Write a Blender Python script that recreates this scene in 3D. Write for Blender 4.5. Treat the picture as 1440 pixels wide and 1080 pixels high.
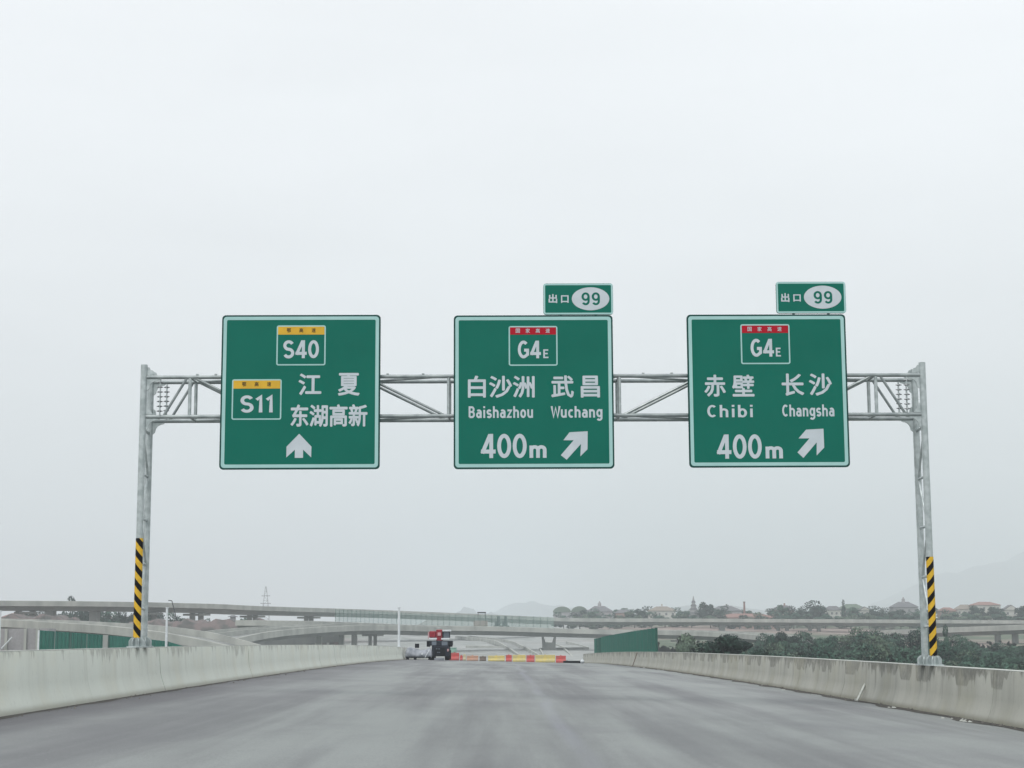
import bpy, math, random
import numpy as np
from mathutils import Vector, Matrix, Euler
random.seed(7); np.random.seed(7)
scene = bpy.context.scene
for o in list(bpy.data.objects): bpy.data.objects.remove(o)
R = math.radians

# ------------------------------------------------------------------ camera
FPX = 2400.0                      # focal length in photo pixels (photo is 1440 wide)
CAM_Z = 1.5
PITCH, YAW, ROLL = math.atan(356 / FPX), -math.atan(20 / FPX), R(0.25)
cam_data = bpy.data.cameras.new('camera'); cam = bpy.data.objects.new('camera', cam_data)
scene.collection.objects.link(cam); scene.camera = cam
cam_data.sensor_width = 36; cam_data.lens = 36 * FPX / 1440
cam_data.clip_start = 0.1; cam_data.clip_end = 20000
CAM_ROT = (Matrix.Rotation(YAW, 3, 'Z') @ Matrix.Rotation(R(90) + PITCH, 3, 'X') @ Matrix.Rotation(-ROLL, 3, 'Z'))
cam.location = (0, 0, CAM_Z); cam.rotation_euler = CAM_ROT.to_euler()

# ------------------------------------------------------------------ world: overcast sky
SUN_EL, SUN_AZ = R(55), R(200)
world = bpy.data.worlds.new('World'); scene.world = world; world.use_nodes = True
nt = world.node_tree; nt.nodes.clear()
n_out = nt.nodes.new('ShaderNodeOutputWorld')
sky = nt.nodes.new('ShaderNodeTexSky'); sky.sky_type = 'NISHITA'; sky.sun_disc = False
sky.sun_elevation = SUN_EL; sky.sun_rotation = SUN_AZ
bg_sky = nt.nodes.new('ShaderNodeBackground'); bg_sky.inputs[1].default_value = 0.05
nt.links.new(sky.outputs[0], bg_sky.inputs[0])
tc = nt.nodes.new('ShaderNodeTexCoord'); sep = nt.nodes.new('ShaderNodeSeparateXYZ')
nt.links.new(tc.outputs['Generated'], sep.inputs[0])
ramp = nt.nodes.new('ShaderNodeValToRGB')
els = ramp.color_ramp.elements
els[0].position = 0.0; els[0].color = (0.56, 0.60, 0.62, 1)
els[1].position = 1.0; els[1].color = (0.92, 0.945, 0.97, 1)
for p, c in ((0.03, (0.59, 0.635, 0.64)), (0.09, (0.665, 0.70, 0.71)), (0.17, (0.725, 0.75, 0.765)), (0.30, (0.82, 0.845, 0.865))):
    e = els.new(p); e.color = (*c, 1)
nt.links.new(sep.outputs['Z'], ramp.inputs[0])
mp = nt.nodes.new('ShaderNodeMapping'); mp.inputs['Scale'].default_value = (1.6, 1.6, 7.0)
nt.links.new(tc.outputs['Generated'], mp.inputs[0])
cn = nt.nodes.new('ShaderNodeTexNoise'); cn.inputs['Scale'].default_value = 1.5; cn.inputs['Detail'].default_value = 4
cn.inputs['Roughness'].default_value = 0.45
nt.links.new(mp.outputs[0], cn.inputs['Vector'])
mr = nt.nodes.new('ShaderNodeMapRange'); mr.inputs['From Min'].default_value = 0.3; mr.inputs['From Max'].default_value = 0.7
mr.inputs['To Min'].default_value = 0.94; mr.inputs['To Max'].default_value = 1.05
nt.links.new(cn.outputs['Fac'], mr.inputs['Value'])
bg_cl = nt.nodes.new('ShaderNodeBackground')
nt.links.new(ramp.outputs[0], bg_cl.inputs[0]); nt.links.new(mr.outputs[0], bg_cl.inputs[1])
mixs = nt.nodes.new('ShaderNodeMixShader'); mixs.inputs[0].default_value = 0.94
nt.links.new(bg_sky.outputs[0], mixs.inputs[1]); nt.links.new(bg_cl.outputs[0], mixs.inputs[2])
nt.links.new(mixs.outputs[0], n_out.inputs[0])

sun_data = bpy.data.lights.new('sun', 'SUN'); sun = bpy.data.objects.new('sun', sun_data)
scene.collection.objects.link(sun)
sun_data.energy = 1.1; sun_data.angle = R(22); sun_data.color = (1, 0.97, 0.93)
sdir = Vector((math.sin(SUN_AZ) * math.cos(SUN_EL), math.cos(SUN_AZ) * math.cos(SUN_EL), math.sin(SUN_EL)))
sun.rotation_euler = sdir.to_track_quat('Z', 'Y').to_euler(); sun.location = (0, -20, 60)

vs = scene.view_settings
vs.view_transform = 'Standard'; vs.look = 'None'; vs.gamma = 1; vs.exposure = 0.38; vs.use_curve_mapping = False
scene.cycles.volume_bounces = 1; scene.cycles.max_bounces = 6; scene.cycles.transparent_max_bounces = 16
HAZE = 0.00041

# ------------------------------------------------------------------ helpers
def W(px, py, Y):
    """Where the line of sight through a photo pixel meets the vertical plane at distance Y."""
    d = CAM_ROT @ Vector(((px - 720) / FPX, (540 - py) / FPX, -1))
    t = Y / d.y
    return Vector((d.x * t, Y, CAM_Z + d.z * t))

def new_mat(name, col, rough=0.7, col2=None, scale=3.0, stretch=(1, 1, 1), bump=0.0, bscale=60, metal=0.0, spec=0.32, lo=0.35, hi=0.65, detail=5):
    m = bpy.data.materials.new(name); m.use_nodes = True
    t = m.node_tree; b = t.nodes['Principled BSDF']
    b.inputs['Roughness'].default_value = rough; b.inputs['Metallic'].default_value = metal
    b.inputs['Specular IOR Level'].default_value = spec
    co = t.nodes.new('ShaderNodeTexCoord'); ma = t.nodes.new('ShaderNodeMapping')
    ma.inputs['Scale'].default_value = stretch
    t.links.new(co.outputs['Object'], ma.inputs[0])
    no = t.nodes.new('ShaderNodeTexNoise'); no.inputs['Scale'].default_value = scale; no.inputs['Detail'].default_value = detail
    t.links.new(ma.outputs[0], no.inputs['Vector'])
    cr = t.nodes.new('ShaderNodeValToRGB'); cr.color_ramp.elements[0].position = lo; cr.color_ramp.elements[1].position = hi
    if col2 is None: col2 = tuple(c * 0.86 for c in col)
    cr.color_ramp.elements[0].color = (*col, 1); cr.color_ramp.elements[1].color = (*col2, 1)
    t.links.new(no.outputs['Fac'], cr.inputs[0]); t.links.new(cr.outputs[0], b.inputs['Base Color'])
    if bump:
        n2 = t.nodes.new('ShaderNodeTexNoise'); n2.inputs['Scale'].default_value = bscale; n2.inputs['Detail'].default_value = 3
        bp = t.nodes.new('ShaderNodeBump'); bp.inputs['Strength'].default_value = bump; bp.inputs['Distance'].default_value = 0.02
        t.links.new(co.outputs['Object'], n2.inputs['Vector']); t.links.new(n2.outputs['Fac'], bp.inputs['Height'])
        t.links.new(bp.outputs[0], b.inputs['Normal'])
    return m

class N:      # tiny node helper for the longer materials
    def __init__(s, m): s.t = m.node_tree; s.b = s.t.nodes['Principled BSDF']
    def new(s, kind, **kw):
        n = s.t.nodes.new(kind)
        for k, v in kw.items(): setattr(n, k, v)
        return n
    def link(s, a, b): s.t.links.new(a, b)
    def noise(s, vec, scale, detail=4, rough=0.5, stretch=None):
        if stretch:
            ma = s.new('ShaderNodeMapping'); ma.inputs['Scale'].default_value = stretch; s.link(vec, ma.inputs[0]); vec = ma.outputs[0]
        n = s.new('ShaderNodeTexNoise'); n.inputs['Scale'].default_value = scale; n.inputs['Detail'].default_value = detail
        n.inputs['Roughness'].default_value = rough; s.link(vec, n.inputs['Vector']); return n.outputs['Fac']
    def rng(s, v, a, b, c=0.0, d=1.0, smooth=True):
        n = s.new('ShaderNodeMapRange', interpolation_type='SMOOTHSTEP' if smooth else 'LINEAR')
        for k, x in zip(('From Min', 'From Max', 'To Min', 'To Max'), (a, b, c, d)): n.inputs[k].default_value = x
        s.link(v, n.inputs['Value']); return n.outputs[0]
    def mth(s, op, a, b=None):
        n = s.new('ShaderNodeMath', operation=op)
        for i, v in enumerate((a, b)):
            if v is None: continue
            if isinstance(v, (int, float)): n.inputs[i].default_value = v
            else: s.link(v, n.inputs[i])
        return n.outputs[0]
    def mix(s, f, a, b):
        n = s.new('ShaderNodeMix', data_type='RGBA')
        if isinstance(f, (int, float)): n.inputs[0].default_value = f
        else: s.link(f, n.inputs[0])
        for i, v in ((6, a), (7, b)):
            if isinstance(v, tuple): n.inputs[i].default_value = (*v, 1)
            else: s.link(v, n.inputs[i])
        return n.outputs[2]

class MB:
    """Collects shapes in world coordinates, links them as one mesh object."""
    def __init__(s): s.v = []; s.f = []; s.h = []
    def add(s, vs_, fs, hs=None):
        o = len(s.v); s.v += [tuple(v) for v in vs_]; s.f += [tuple(i + o for i in f) for f in fs]
        s.h += list(hs) if hs else [0.0] * len(vs_); return s
    def box(s, x0, x1, y0, y1, z0, z1):
        v = [(x, y, z) for z in (z0, z1) for y in (y0, y1) for x in (x0, x1)]
        return s.add(v, [(0, 2, 3, 1), (4, 5, 7, 6), (0, 1, 5, 4), (2, 6, 7, 3), (0, 4, 6, 2), (1, 3, 7, 5)])
    def obox(s, c, d, w, h, l):
        """oriented box: centre c, direction d (length l), width w, height h"""
        d = Vector(d).normalized(); up = Vector((0, 0, 1)) if abs(d.z) < 0.95 else Vector((0, 1, 0))
        r = d.cross(up).normalized(); u = r.cross(d)
        v = [Vector(c) + d * (a * l / 2) + r * (b * w / 2) + u * (e * h / 2) for e in (-1, 1) for b in (-1, 1) for a in (-1, 1)]
        return s.add(v, [(0, 2, 3, 1), (4, 5, 7, 6), (0, 1, 5, 4), (2, 6, 7, 3), (0, 4, 6, 2), (1, 3, 7, 5)])
    def tube(s, p0, p1, r0, r1=None, n=12):
        p0, p1 = Vector(p0), Vector(p1); r1 = r0 if r1 is None else r1
        d = (p1 - p0).normalized(); up = Vector((0, 0, 1)) if abs(d.z) < 0.95 else Vector((0, 1, 0))
        a = d.cross(up).normalized(); b = a.cross(d)
        v = []
        for p, r in ((p0, r0), (p1, r1)):
            for i in range(n):
                t = 2 * math.pi * i / n; v.append(p + a * (r * math.cos(t)) + b * (r * math.sin(t)))
        f = [(i, (i + 1) % n, n + (i + 1) % n, n + i) for i in range(n)] + [tuple(range(n))[::-1], tuple(range(n, 2 * n))]
        return s.add(v, f)
    def prism(s, pts, y0, y1):
        """polygon in X,Z extruded from y0 (near) to y1"""
        n = len(pts); v = [(x, y0, z) for x, z in pts] + [(x, y1, z) for x, z in pts]
        f = [tuple(range(n))[::-1], tuple(range(n, 2 * n))] + [(i, (i + 1) % n, n + (i + 1) % n, n + i) for i in range(n)]
        return s.add(v, f)
    def sweep(s, rings, caps=True, closed=True, hs=None):
        n = len(rings[0]); o = len(s.v); v = [p for r in rings for p in r]; f = []
        for k in range(len(rings) - 1):
            for i in range(n if closed else n - 1):
                j = (i + 1) % n; f.append((k * n + i, k * n + j, (k + 1) * n + j, (k + 1) * n + i))
        if caps and closed: f += [tuple(range(n))[::-1], tuple((len(rings) - 1) * n + i for i in range(n))]
        return s.add(v, f, (list(hs) * len(rings)) if hs else None)
    def build(s, name, m, parent=None, origin=None, smooth=False, bevel=0):
        O = Vector(parent['_o']) if parent is not None and '_o' in parent else Vector(origin or (0, 0, 0))
        me = bpy.data.meshes.new(name)
        me.from_pydata([(v[0] - O.x, v[1] - O.y, v[2] - O.z) for v in s.v], [], s.f); me.materials.append(m)
        if any(s.h):
            a = me.attributes.new('wall_height', 'FLOAT', 'POINT'); a.data.foreach_set('value', s.h)
        import bmesh
        bm = bmesh.new(); bm.from_mesh(me); bmesh.ops.recalc_face_normals(bm, faces=bm.faces); bm.to_mesh(me); bm.free()
        if smooth: me.shade_smooth()
        o = bpy.data.objects.new(name, me); scene.collection.objects.link(o)
        if parent is not None: o.parent = parent; o['_o'] = tuple(O)
        else: o.location = O; o['_o'] = tuple(O)
        if bevel:
            bv = o.modifiers.new('bevel', 'BEVEL'); bv.width = bevel; bv.segments = 2; bv.limit_method = 'ANGLE'
        return o

def tag(o, label=None, cat=None, group=None, kind=None):
    for k, v in (('label', label), ('category', cat), ('group', group), ('kind', kind)):
        if v: o[k] = v
    return o
def thing(name, loc, label, cat, group=None):
    o = bpy.data.objects.new(name, None); scene.collection.objects.link(o); o.location = loc; o['_o'] = tuple(loc)
    o.empty_display_size = 0.3
    return tag(o, label, cat, group)
def copy_tree(o, parent=None):
    c = o.copy(); scene.collection.objects.link(c)
    if parent is not None: c.parent = parent; c.matrix_parent_inverse = o.matrix_parent_inverse.copy()
    for ch in o.children: copy_tree(ch, c)
    return c

# ------------------------------------------------------------------ materials
M = {}
# asphalt
m = new_mat('asphalt', (0.1, 0.1, 0.1)); n = N(m); t = n.t
co = t.nodes['Texture Coordinate']; ob = co.outputs['Object']
sx = n.new('ShaderNodeSeparateXYZ'); n.link(ob, sx.inputs[0])
streak = n.noise(ob, 1.0, 5, 0.55, (0.55, 0.028, 1))
streak2 = n.noise(ob, 1.0, 3, 0.5, (3.5, 0.09, 1))
blot = n.noise(ob, 0.22, 5, 0.6, (1, 0.45, 1))
grain = n.noise(ob, 38, 3, 0.75)
c1 = n.mix(n.rng(streak, 0.38, 0.62), (0.160, 0.167, 0.170), (0.248, 0.265, 0.259))
c2 = n.mix(n.mth('MULTIPLY', n.rng(streak2, 0.45, 0.72), 0.22), c1, (0.31, 0.33, 0.32))
c3 = n.mix(n.mth('MULTIPLY', n.rng(blot, 0.48, 0.72), 0.5), c2, (0.155, 0.157, 0.170))
# pale dusty seam running along the lane and dark fresh strip by the left barrier
wob = n.mth('MULTIPLY', n.mth('SUBTRACT', n.noise(ob, 1.0, 2, 0.5, (0.0, 0.05, 0)), 0.5), 0.9)
xw = n.mth('ADD', sx.outputs['X'], wob)
seam = n.rng(n.mth('ABSOLUTE', n.mth('SUBTRACT', xw, 1.1)), 0.03, 0.22, 1, 0)
c4 = n.mix(n.mth('MULTIPLY', seam, n.mth('MULTIPLY', n.rng(blot, 0.3, 0.6), 0.28)), c3, (0.34, 0.35, 0.41))
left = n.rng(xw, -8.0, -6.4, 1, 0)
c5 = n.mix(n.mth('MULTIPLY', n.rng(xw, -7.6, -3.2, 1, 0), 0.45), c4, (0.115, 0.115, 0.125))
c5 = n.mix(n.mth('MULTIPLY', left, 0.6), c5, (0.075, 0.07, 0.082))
c6 = n.mix(n.mth('MULTIPLY', n.rng(grain, 0.4, 0.75), 0.45), c5, (0.06, 0.06, 0.064))
speck = n.noise(ob, 9, 2, 0.9, (1, 0.6, 1))
c7 = n.mix(n.mth('MULTIPLY', n.rng(speck, 0.66, 0.74), 0.4), c6, (0.30, 0.30, 0.29))
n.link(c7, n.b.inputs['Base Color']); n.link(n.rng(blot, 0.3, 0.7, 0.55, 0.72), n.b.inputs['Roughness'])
bp = n.new('ShaderNodeBump'); bp.inputs['Strength'].default_value = 0.45; bp.inputs['Distance'].default_value = 0.012
n.link(grain, bp.inputs['Height']); n.link(bp.outputs[0], n.b.inputs['Normal']); M['asphalt'] = m

def barrier_mat(name, clean, dirt, amount, yellow):
    m = new_mat(name, clean, 0.85); n = N(m); ob = n.t.nodes['Texture Coordinate'].outputs['Object']
    at = n.new('ShaderNodeAttribute', attribute_name='wall_height'); h = at.outputs['Fac']
    s1 = n.noise(ob, 1.0, 6, 0.62, (1, 0.55, 0.10)); s2 = n.noise(ob, 1.0, 5, 0.65, (1, 2.6, 0.22)); s3 = n.noise(ob, 0.55, 4, 0.6)
    fine = n.noise(ob, 9, 6, 0.7)
    up = n.rng(h, 0.0, 0.8, 0.25, 1.0)
    c = n.mix(n.mth('MULTIPLY', n.rng(s1, 0.35, 0.70), amount), clean, tuple(x * 0.72 for x in clean))
    c = n.mix(n.mth('MULTIPLY', n.mth('MULTIPLY', n.rng(s2, 0.48, 0.78), up), amount * 0.8), c, dirt)
    # drip stains that start under the top edge, each with its own length
    drip = n.noise(ob, 1.0, 5, 0.75, (1, 1.5, 0.0)); big = n.noise(ob, 1.0, 2, 0.5, (1, 0.17, 0.0))
    drip = n.mth('ADD', drip, n.mth('MULTIPLY', n.mth('SUBTRACT', big, 0.5), 0.55))
    lim = n.rng(drip, 0.44 if amount > 0.6 else 0.47, 0.78, 1.06, 0.40, False)
    tip = n.rng(n.mth('SUBTRACT', h, lim), -0.03, 0.10)
    edge = n.rng(h, 1.035, 1.048, 1, 0)
    if amount > 0.6:   # broad damp patches hanging from the top
        pl = n.rng(n.noise(ob, 1.0, 3, 0.6, (1, 0.5, 0.0)), 0.44, 0.56, 1.08, 0.66)
        c = n.mix(n.mth('MULTIPLY', n.rng(n.mth('SUBTRACT', h, pl), -0.02, 0.03), n.rng(fine, 0.25, 0.6, 0.35, 0.75)), c, tuple(x * 1.35 for x in dirt))
    c = n.mix(n.mth('MULTIPLY', n.mth('MULTIPLY', tip, edge), n.mth('MULTIPLY', n.rng(fine, 0.3, 0.6, 0.45, 1.0), 0.75 if amount > 0.6 else 0.6)), c, dirt)
    c = n.mix(n.mth('MULTIPLY', n.rng(s3, 0.45, 0.7), 0.4), c, yellow)
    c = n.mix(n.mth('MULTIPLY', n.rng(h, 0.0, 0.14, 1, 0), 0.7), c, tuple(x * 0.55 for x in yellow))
    c = n.mix(n.mth('MULTIPLY', n.rng(fine, 0.55, 0.75), 0.25), c, dirt)
    n.link(c, n.b.inputs['Base Color'])
    bp = n.new('ShaderNodeBump'); bp.inputs['Strength'].default_value = 0.35; bp.inputs['Distance'].default_value = 0.01
    n.link(fine, bp.inputs['Height']); n.link(bp.outputs[0], n.b.inputs['Normal'])
    return m
M['barrier_left'] = barrier_mat('pale_barrier_concrete', (0.68, 0.71, 0.645), (0.27, 0.27, 0.24), 0.30, (0.66, 0.65, 0.54))
M['barrier_right'] = barrier_mat('weathered_barrier_concrete', (0.43, 0.43, 0.385), (0.13, 0.13, 0.115), 0.85, (0.40, 0.385, 0.29))
M['cap'] = new_mat('barrier_top', (0.55, 0.57, 0.53), 0.85, (0.42, 0.44, 0.41), 4, bump=0.2)
M['galv'] = new_mat('galvanised_steel', (0.54, 0.59, 0.59), 0.42, (0.38, 0.43, 0.43), 7, metal=0.5)
M['tube'] = new_mat('shaded_galvanised_tube', (0.25, 0.285, 0.29), 0.42, (0.38, 0.42, 0.42), 4, metal=0.5)  # galvanised steel darkened to paint in the shade of tube undersides
M['bolt'] = new_mat('bolt_steel', (0.22, 0.23, 0.24), 0.4, metal=0.6)
M['green'] = new_mat('sign_green', (0.0015, 0.150, 0.106), 0.45, (0.001, 0.136, 0.096), 0.9, (1, 1, 1), lo=0.3, hi=0.7, spec=0.12)
M['green_edge'] = new_mat('sign_edge_green', (0.002, 0.06, 0.05), 0.4, spec=0.2)
M['border'] = new_mat('sign_border', (0.40, 0.64, 0.62), 0.4, (0.36, 0.60, 0.58), 2)
M['letter'] = new_mat('sign_lettering', (0.58, 0.64, 0.68), 0.4, (0.52, 0.58, 0.62), 3)
M['yband'] = new_mat('shield_yellow', (0.74, 0.44, 0.03), 0.4)
M['rband'] = new_mat('shield_red', (0.45, 0.006, 0.022), 0.45, spec=0.12)
M['ink'] = new_mat('black_print', (0.06, 0.035, 0.01), 0.5)
M['back'] = new_mat('sign_back_aluminium', (0.4, 0.42, 0.43), 0.4, metal=0.6)
# hazard wrap: diagonal bands as printed film
def hazard(name, sgn):
    m = new_mat(name, (0.7, 0.4, 0.02), 0.45); n = N(m); ob = n.t.nodes['Texture Coordinate'].outputs['Object']
    s = n.new('ShaderNodeSeparateXYZ'); n.link(ob, s.inputs[0])
    at = n.new('ShaderNodeAttribute', attribute_name='wall_height')
    v = n.mth('ADD', s.outputs['Z'], n.mth('MULTIPLY', s.outputs['X'], 1.25 * sgn))
    f = n.mth('FRACT', n.mth('DIVIDE', n.mth('ADD', v, 10.0), 0.34))
    k = n.mth('GREATER_THAN', f, 0.5)
    fine = n.noise(ob, 12, 4, 0.6)
    c = n.mix(k, n.mix(n.rng(fine, 0.4, 0.7), (0.74, 0.46, 0.04), (0.62, 0.38, 0.045)), (0.006, 0.005, 0.007))
    n.link(c, n.b.inputs['Base Color']); n.b.inputs['Specular IOR Level'].default_value = 0.1; return m
M['haz_l'] = hazard('hazard_film_left', 1); M['haz_r'] = hazard('hazard_film_right', -1)
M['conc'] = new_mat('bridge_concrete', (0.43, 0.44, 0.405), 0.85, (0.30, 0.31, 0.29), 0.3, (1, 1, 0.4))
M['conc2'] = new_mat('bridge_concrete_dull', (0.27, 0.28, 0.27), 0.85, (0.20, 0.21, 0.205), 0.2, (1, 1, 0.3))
M['pier'] = new_mat('pier_concrete', (0.33, 0.34, 0.32), 0.85, (0.25, 0.26, 0.25), 0.4, (1, 1, 0.25))
M['deckroad'] = new_mat('deck_asphalt', (0.2, 0.2, 0.2), 0.8)
M['gsheet'] = new_mat('green_painted_sheet', (0.003, 0.135, 0.095), 0.5, (0.006, 0.105, 0.078), 0.8, (1, 1, 0.5), spec=0.2)
M['gpost'] = new_mat('green_post', (0.02, 0.09, 0.07), 0.5)
M['white'] = new_mat('white_paint', (0.68, 0.72, 0.74), 0.5)
M['dark'] = new_mat('dark_rubber', (0.006, 0.007, 0.011), 0.8, spec=0.1)
M['slate'] = new_mat('slate_panel', (0.018, 0.022, 0.036), 0.6, spec=0.15)
M['glass'] = new_mat('cab_glass', (0.16, 0.19, 0.23), 0.15)
M['redpaint'] = new_mat('red_machine_paint', (0.33, 0.012, 0.03), 0.4, (0.22, 0.01, 0.02), 4)
M['pink'] = new_mat('faded_pink_paint', (0.6, 0.35, 0.36), 0.5)
M['redplastic'] = new_mat('red_plastic', (0.55, 0.075, 0.07), 0.5, (0.42, 0.12, 0.11), 3)
M['yellowplastic'] = new_mat('yellow_plastic', (0.62, 0.50, 0.16), 0.5, (0.50, 0.44, 0.22), 3)
M['orangeplastic'] = new_mat('orange_plastic', (0.5, 0.27, 0.18), 0.5, (0.40, 0.26, 0.2), 3)
M['tan'] = new_mat('tan_plastic', (0.5, 0.45, 0.3), 0.6)
M['brown'] = new_mat('brown_wood', (0.16, 0.13, 0.11), 0.8)
M['mint'] = new_mat('mint_paint', (0.3, 0.5, 0.42), 0.5)
M['silver'] = new_mat('silver_tarpaulin', (0.36, 0.38, 0.42), 0.5, (0.2, 0.22, 0.25), 2.5, bump=0.5, bscale=3)
M['bark'] = new_mat('bark', (0.07, 0.06, 0.045), 0.9, (0.04, 0.035, 0.03), 6, (1, 1, 0.2))
M['plaster'] = new_mat('pale_plaster', (0.55, 0.54, 0.5), 0.85, (0.45, 0.44, 0.41), 0.6)
M['greyplaster'] = new_mat('grey_plaster', (0.34, 0.33, 0.34), 0.85)
M['pinkplaster'] = new_mat('reddish_plaster', (0.36, 0.25, 0.22), 0.85)
M['rooftan'] = new_mat('tan_roof_tile', (0.26, 0.225, 0.19), 0.8)
M['roofred'] = new_mat('red_roof_tile', (0.27, 0.155, 0.135), 0.8)
M['roofgrey'] = new_mat('grey_roof_tile', (0.15, 0.15, 0.16), 0.8)
M['roofgreen'] = new_mat('green_roof_tile', (0.13, 0.17, 0.13), 0.8)
M['window'] = new_mat('house_window', (0.14, 0.15, 0.16), 0.3)
M['debris'] = new_mat('gravel', (0.2, 0.19, 0.17), 0.9, (0.09, 0.085, 0.08), 12)
M['grit_shade'] = new_mat('dirt_with_shade', (0.045, 0.043, 0.04), 0.95, (0.09, 0.085, 0.075), 5, bump=0.6, bscale=30)  # debris colour, darkened to include the shadow at the barrier foot
M['earth'] = new_mat('bare_earth', (0.17, 0.135, 0.13), 0.95, (0.085, 0.085, 0.08), 0.35, lo=0.42, hi=0.58)
M['hill'] = new_mat('hill_woods', (0.04, 0.06, 0.06), 0.95, (0.07, 0.09, 0.08), 0.02)
m = new_mat('fence_sheet', (0.36, 0.47, 0.43), 0.6, (0.28, 0.40, 0.36), 0.6)
m.node_tree.nodes['Principled BSDF'].inputs['Alpha'].default_value = 0.27; M['fencesheet'] = m

def leaf_mat(name, c1, c2):
    m = new_mat(name, c1, 0.7); n = N(m)
    an = n.new('ShaderNodeAttribute', attribute_name='clump_normal')
    vt = n.new('ShaderNodeVectorTransform', vector_type='NORMAL', convert_from='OBJECT', convert_to='WORLD'); n.link(an.outputs['Vector'], vt.inputs[0])
    n.link(vt.outputs[0], n.b.inputs['Normal'])
    at = n.new('ShaderNodeAttribute', attribute_name='tint'); oi = n.new('ShaderNodeObjectInfo')
    f = n.mth('ADD', n.mth('MULTIPLY', at.outputs['Fac'], 0.75), n.mth('MULTIPLY', oi.outputs['Random'], 0.25))
    n.link(n.mix(f, c1, c2), n.b.inputs['Base Color']); n.b.inputs['Specular IOR Level'].default_value = 0.2
    return m
M['leaf'] = leaf_mat('green_leaves', (0.026, 0.082, 0.058), (0.105, 0.20, 0.135))
M['leafdark'] = leaf_mat('dark_leaves', (0.008, 0.030, 0.022), (0.028, 0.068, 0.046))
M['leafpale'] = leaf_mat('pale_leaves', (0.09, 0.15, 0.10), (0.19, 0.26, 0.175))

m = new_mat('terrain', (0.1, 0.1, 0.1), 0.95); n = N(m); ob = n.t.nodes['Texture Coordinate'].outputs['Object']
s = n.new('ShaderNodeSeparateXYZ'); n.link(ob, s.inputs[0])
a = n.noise(ob, 0.02, 5, 0.6); b = n.noise(ob, 0.008, 4, 0.55); c = n.noise(ob, 0.15, 5, 0.6)
g = n.mix(n.rng(c, 0.35, 0.65), (0.055, 0.085, 0.05), (0.10, 0.125, 0.075))
e = n.mix(n.rng(c, 0.35, 0.65), (0.20, 0.14, 0.125), (0.30, 0.25, 0.22))
g2 = n.mix(n.rng(b, 0.47, 0.55), g, e)
mid = n.mth('MULTIPLY', n.rng(s.outputs['X'], -75, -35), n.rng(s.outputs['X'], 28, 48, 1, 0))
g3 = n.mix(n.mth('MULTIPLY', mid, n.rng(a, 0.25, 0.5, 0.6, 1)), g2, n.mix(n.rng(c, 0.3, 0.7), (0.36, 0.37, 0.36), (0.22, 0.235, 0.225)))
lf = n.rng(s.outputs['X'], -80, -55, 1, 0)
g4 = n.mix(n.mth('MULTIPLY', lf, n.rng(a, 0.4, 0.5)), g3, e)
n.link(g4, n.b.inputs['Base Color']); M['terrain'] = m

# ------------------------------------------------------------------ terrain
GY = [-400, 0, 150, 200, 300, 400, 500, 600, 800, 900, 1200, 3000, 9000]
GZ = [-10, -10, -10, -9.5, -7.6, -4.6, -3.2, -1.2, 5.5, 9, 10, 10, 10]
def gz(x, y):
    z = float(np.interp(y, GY, GZ))
    l = min(max((-x - 38) / 15, 0), 1) * min(max((y - 150) / 50, 0), 1)
    if z < -3.4: z = z * (1 - l) + -3.4 * l
    if x < -38: z = min(z, 1.5 + 0.0022 * max(0, y - 400)) if y > 400 else z
    lf_ = min(max((-x - 118) / 30, 0), 1) * min(max((y - 560) / 90, 0), 1) * min(max((1400 - y) / 400, 0), 1)
    z = z * (1 - lf_) + 8.3 * lf_
    return z + CAM_Z + 0.5 * math.sin(x * 0.031 + y * 0.017) * min(1, max(0, (y - 380) / 200)) + 0.35 * math.sin(x * 0.09 - y * 0.05) * min(1, max(0, (y - 380) / 200))
xs = sorted(set([-6000, -3500, -2000, -1200, -800] + list(range(-600, 601, 12)) + [700, 850, 1100, 2000, 3500, 6000]))
ys = sorted(set([-400, -100, 0, 80] + list(range(120, 1000, 12)) + [1050, 1150, 1300, 1700, 2500, 4000, 7000, 9000]))
g = MB(); g.add([(x, y, gz(x, y)) for y in ys for x in xs],
                [(j * len(xs) + i, j * len(xs) + i + 1, (j + 1) * len(xs) + i + 1, (j + 1) * len(xs) + i) for j in range(len(ys) - 1) for i in range(len(xs) - 1)])
tag(g.build('ground', M['terrain'], smooth=True), kind='structure')

def hill(name, cx, cy, wx, wy, hgt, seed, mat='hill', z0=2):
    b = MB(); nx, ny = 60, 14; rr = random.Random(seed); ph = [rr.uniform(0, 6) for _ in range(6)]; v = []
    for j in range(ny):
        for i in range(nx):
            u = i / (nx - 1) * 2 - 1; w = j / (ny - 1) * 2 - 1
            k = max(0, 1 - u * u) ** 1.3 * max(0, 1 - w * w)
            k *= 1 + 0.13 * math.sin(5 * u + ph[0]) + 0.07 * math.sin(13 * u + ph[1] + 2 * w) + 0.03 * math.sin(37 * u + ph[2]) + 0.02 * math.sin(61 * u + ph[3])
            if mat == 'earth': k = min(1, k * 2.2) * (1 - .05 * math.sin(17 * u + ph[4]) - .03 * math.sin(41 * u + ph[5] + w * 3))
            v.append((cx + u * wx, cy + w * wy, z0 + hgt * k))
    b.add(v, [(j * nx + i, j * nx + i + 1, (j + 1) * nx + i + 1, (j + 1) * nx + i) for j in range(ny - 1) for i in range(nx - 1)])
    tag(b.build(name, M[mat], smooth=True), kind='structure')
hill('hill', W(755, 860, 5000).x, 5000, 420, 250, W(748, 853, 5000).z - 2, 3)
hill('hill', W(672, 860, 3900).x, 3900, 120, 200, W(672, 856, 3900).z - 2, 5)
hill('hill', W(1520, 860, 7200).x, 7200, 1250, 700, W(1520, 786, 7200).z - 2, 9)
hill('hill', W(1060, 860, 4600).x, 4600, 800, 300, W(1060, 856, 4600).z - 2, 12)

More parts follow.
